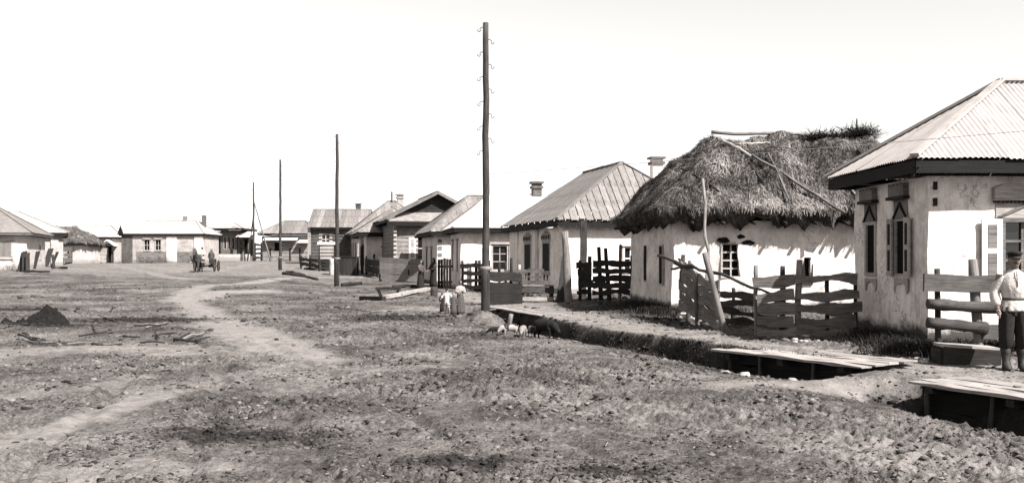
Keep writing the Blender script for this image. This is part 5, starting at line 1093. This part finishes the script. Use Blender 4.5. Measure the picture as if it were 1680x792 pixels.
figure('person', 'person in brown jacket and long dark skirt talking beside the board gate', stand(690, 50.5), R(60), 1.55, 'skirt', 'skin', 'hair', [[(-.105, 0, .80), (-.13, -.05, .65), (-.06, -.16, .62)], [(.105, 0, .80), (.13, -.05, .65), (.06, -.16, .62)]], 'cloth_mid', 'cloth_dark')
figure('person', 'person wrapped in a long black coat and headcloth facing the brown-jacketed one', stand(711, 50.8), R(-55), 1.66, 'robe', 'skin', 'scarf', [[(-.105, 0, .80), (-.13, -.05, .65), (-.06, -.14, .60)], [(.105, 0, .80), (.13, -.05, .65), (.06, -.14, .60)]], 'cloth_dark', 'cloth_dark')

def quad(name, label, cat, loc, rz, L, Ht, mat, kind, group=None, vox=.012):
    """quadruped facing local -y; L body length, Ht height at the back"""
    t = thing(name, label, cat, loc, rz, group); mb = MB(); pig = kind == 'pig'
    bt, bb = (Ht, Ht*.36) if pig else (Ht, Ht*.50); hw = Ht*(.28 if pig else .17)
    rings = []
    for f_, k, up in ((-.5, .35, .0), (-.46, .72, 0), (-.30, .97, .01), (-.08, .95, -.01), (.15, 1.0, -.02), (.32, .94, 0), (.45, .75, 0), (.50, .4, 0)):
        zc = (bt+bb)/2+up*Ht; rings.append([(hw*k*math.cos(2*math.pi*j/16), f_*L, zc+(bt-bb)/2*k*math.sin(2*math.pi*j/16)) for j in range(16)])
    mb.loft(rings)
    for sx in (-1, 1):
        x = sx*hw*.6
        mb.tube([(x, -.36*L, bb+.2*Ht), (x, -.37*L, bb), (x, -.38*L, bb*.5), (x, -.37*L, .03), (x, -.385*L, .0)], [Ht*.13, Ht*.085, Ht*.055, Ht*.045, Ht*.055], 10)
        mb.tube([(x, .38*L, bb+.22*Ht), (x, .34*L, bb*1.05), (x, .43*L, bb*.52), (x, .41*L, .03), (x, .395*L, 0)], [Ht*.17, Ht*.115, Ht*.058, Ht*.045, Ht*.055], 10)
    if pig:
        mb.tube([(0, -.42*L, Ht*.72), (0, -.56*L, Ht*.62), (0, -.68*L, Ht*.46), (0, -.78*L, Ht*.34), (0, -.81*L, Ht*.31)], [Ht*.24, Ht*.22, Ht*.15, Ht*.095, Ht*.09], 12)
        for sx in (-1, 1): mb.loft([[(sx*(Ht*.12+a), -.56*L+b_, Ht*.78+c_) for a, b_, c_ in ((0, -.03*L, 0), (.07*Ht, 0, 0), (0, .02*L, 0))], [(sx*(Ht*.2+a), -.63*L, Ht*.80+c_) for a, c_ in ((0, 0), (.02*Ht, 0), (.01*Ht, .01))]])
        mb.tube([(0, .49*L, Ht*.8), (0.02, .56*L, Ht*.78), (.0, .57*L, Ht*.66), (0, .56*L, Ht*.55)], [.012, .011, .01, .008], 6)
    else:
        mb.tube([(0, -.38*L, Ht*.80), (0, -.52*L, Ht*1.0), (0, -.62*L, Ht*1.22)], [Ht*.19, Ht*.135, Ht*.10], 12)
        mb.tube([(0, -.58*L, Ht*1.26), (0, -.70*L, Ht*1.16), (0, -.82*L, Ht*.98), (0, -.86*L, Ht*.93)], [Ht*.085, Ht*.085, Ht*.058, Ht*.05], 10)
        for sx in (-1, 1): mb.tube([(sx*.05*Ht, -.57*L, Ht*1.30), (sx*.06*Ht, -.58*L, Ht*1.42)], [.025*Ht, .008*Ht], 6)
        mb.tube([(0, .5*L, Ht*.92), (0, .57*L, Ht*.75), (0, .58*L, Ht*.4)], [.04*Ht, .06*Ht, .03*Ht], 8)
    skin_mesh(mb, 'body', M[mat], t, vox, 3); return t
gp = 'pigs rooting at the ditch end'
def at_g(u, Y): x = (u-CX)/F*Y; return (x, Y, gz(x, Y)+.0)
quad('pig', 'black sow standing at the ditch end, the largest of the pigs', 'pig', at_g(893, 20.5), R(50), .52, .42, 'hide_dark', 'pig', gp)
quad('pig', 'black and white spotted pig rooting left of the white piglets', 'pig', at_g(836, 20.6), R(-60), .38, .27, 'hide_spot', 'pig', gp)
quad('pig', 'white piglet facing the street between the spotted pig and black sow', 'pig', at_g(858, 20.5), R(-10), .36, .26, 'hide_pale', 'pig', gp)
quad('pig', 'small spotted piglet beside the black sow', 'pig', at_g(873, 20.9), R(15), .33, .25, 'hide_spot', 'pig', gp)
quad('pig', 'small black pig lying low at the left of the spotted pig', 'pig', at_g(818, 20.7), R(-80), .34, .18, 'hide_dark', 'pig', gp)
# horse and cart coming up the street
hx, hy, hz_ = stand(325, 70.0)
hr = quad('cart_horse', 'brown horse in harness pulling a cart up the dusty street', 'horse', (hx, hy, hz_), R(6), 1.7, 1.32, 'hide_brown', 'horse', vox=.03)
MB().tube([(-.32, -.55, .75), (-.42, -.6, 1.3), (-.22, -.62, 1.75), (0, -.63, 1.88), (.22, -.62, 1.75), (.42, -.6, 1.3), (.32, -.55, .75)], .035, 8).build('harness_bow', M['wood_pale'], hr, True)
MB().tube([(-.2, -.5, .75), (-.24, -.5, 1.0), (0, -.55, 1.32), (.24, -.5, 1.0), (.2, -.5, .75), (0, -.5, .62), (-.2, -.5, .75)], .06, 8).build('collar', M['wood_dark'], hr, True)
ca = thing('cart', 'dark wooden cart with spoked wheels behind the brown horse', 'cart', (hx-.12, hy+2.3, gz(hx, hy+2.3)), R(6))
for x in (-.5, .5): board('side_board', (x, -.9, .78), (x, 1.1, .78), .4, .04, M['wood_dark'], ca, .006, 4)
for k in range(4): board('floor_board', (-.38+k*.25, -.9, .6), (-.38+k*.25, 1.1, .6), .03, .24, M['wood_fence'], ca, .004, 3)
for x in (-.42, .42): pole('shaft', (x, -3.6, .75), (x, -.8, .55), .04, .045, M['wood_pale'], ca, .01, 8, 6)
for y in (-.6, .85):
    pole('axle', (-.78, y, .42), (.78, y, .42), .04, .04, M['wood_dark'], ca, 0)
    for x in (-.72, .72):
        w_ = MB().tube([(x, y+.40*math.cos(2*math.pi*k/20), .42+.40*math.sin(2*math.pi*k/20)) for k in range(21)], .04, 8).build('wheel', M['wood_dark'], ca, True)
        for k in range(8): a = math.pi*k/4; MB().tube([(x, y, .42), (x, y+.4*math.cos(a), .42+.4*math.sin(a))], .022, 6).build('spoke', M['wood_fence'], w_, True)
        MB().tube([(x-.08, y, .42), (x+.08, y, .42)], .075, 10).build('hub', M['wood_fence'], w_, True)
figure('person', 'cart driver in pale shirt sitting up behind the brown horse', (hx-.35, hy+2.0, gz(hx, hy+2.3)+.32), R(8), 1.55, 'shirt', 'skin', 'cap', [[(-.105, 0, .80), (-.14, -.05, .66), (-.06, -.17, .64)], [(.105, 0, .80), (.14, -.05, .66), (.06, -.17, .64)]], 'cloth_white', 'cloth_dark')
figure('person', 'second cart rider in dark coat beside the driver', (hx+.22, hy+2.4, gz(hx, hy+2.3)+.30), R(-6), 1.45, 'robe', 'skin', 'scarf', None, 'cloth_dark', 'cloth_mid')

# clutter along the far side of the square
for k, (u, Y, h_) in enumerate(((232, 87.5, .7), (266, 87.8, .5), (276, 88, .9), (246, 88, .35), (312, 88, .5), (205, 88, .6), (346, 103, .7), (470, 112, .7), (140, 90, .6), (20, 63.5, .6))):
    x = (u-CX)/F*Y; brush('low_bush', ('low dark bush at the foot of the far houses'), x, Y, gz(x, Y), .3+.1*(k % 3), .25, h_*.45, 260, .28, None, cat='bush')['group'] = 'low bushes at the foot of far houses'
fence('board_fence', 'grey board fence joining the long low house and boarded pavilion', G(333, 430, 96), G(358, 427, 104), [(1.2, .5), (.6, .5)], [(.0, 1.6, .1), (.5, 1.6, .1), (1, 1.6, .1)], mat='wood_grey', wav=.02)
fence('log_fence', 'log fence of heavy dark rails between the pavilion and propped pole', G(393, 427, 106), G(430, 428, 111), [(1.9, .25), (1.4, .25), (.9, .25), (.4, .25)], [(.0, 2.2, .12), (.35, 2.3, .12), (.7, 2.1, .12), (1, 2.2, .12)], mat='wood_dark')
fence('board_fence', 'dark board fence in the gap before the small thatched cottage', G(104, 433, 80), G(122, 432, 90), [(1.3, .4), (.85, .4), (.4, .4)], [(.0, 1.6, .1), (.5, 1.5, .1), (1, 1.6, .1)], mat='wood_grey')
fence('board_fence', 'leaning yard fence between booth and the dark log house', G(493, 440, 80), G(523, 444, 74), [(.8, .3), (.4, .3)], [(.0, 1.1, .1), (.5, 1.2, .1), (1, 1.1, .1)], mat='wood_dark')
# bits of straw and chaff trodden into the street
n = 5200; y = np.sqrt(RNG.uniform(36, 900, n)); x = RNG.uniform(-.56, .56, n)*y; pm = path_mask(x, y); z = base_z(x, y)+rough_z(x, y, pm)+.008
a = RNG.uniform(0, 6.28, n); ln = RNG.uniform(.02, .10, n)*(.6+y/25); wd = RNG.uniform(.002, .004, n)*(.6+y/18); T = np.stack([np.cos(a), np.sin(a), RNG.normal(0, .15, n)], 1)*ln[:, None]; S_ = np.stack([-np.sin(a), np.cos(a), np.zeros(n)], 1)*wd[:, None]; P0 = np.stack([x, y, z], 1)
me = mesh_np('street_chaff', np.stack([P0-S_, P0+S_, P0+T+S_, P0+T-S_], 1).reshape(-1, 3), np.arange(n*4).reshape(-1, 4), M['straw']); fattr(me, 'shade', np.repeat(RNG.uniform(.1, 1, n), 4))
o = bpy.data.objects.new('street_chaff', me); link(o); tag(o, 'trodden straw and chaff scattered over the mud street', 'chaff', kind='stuff')
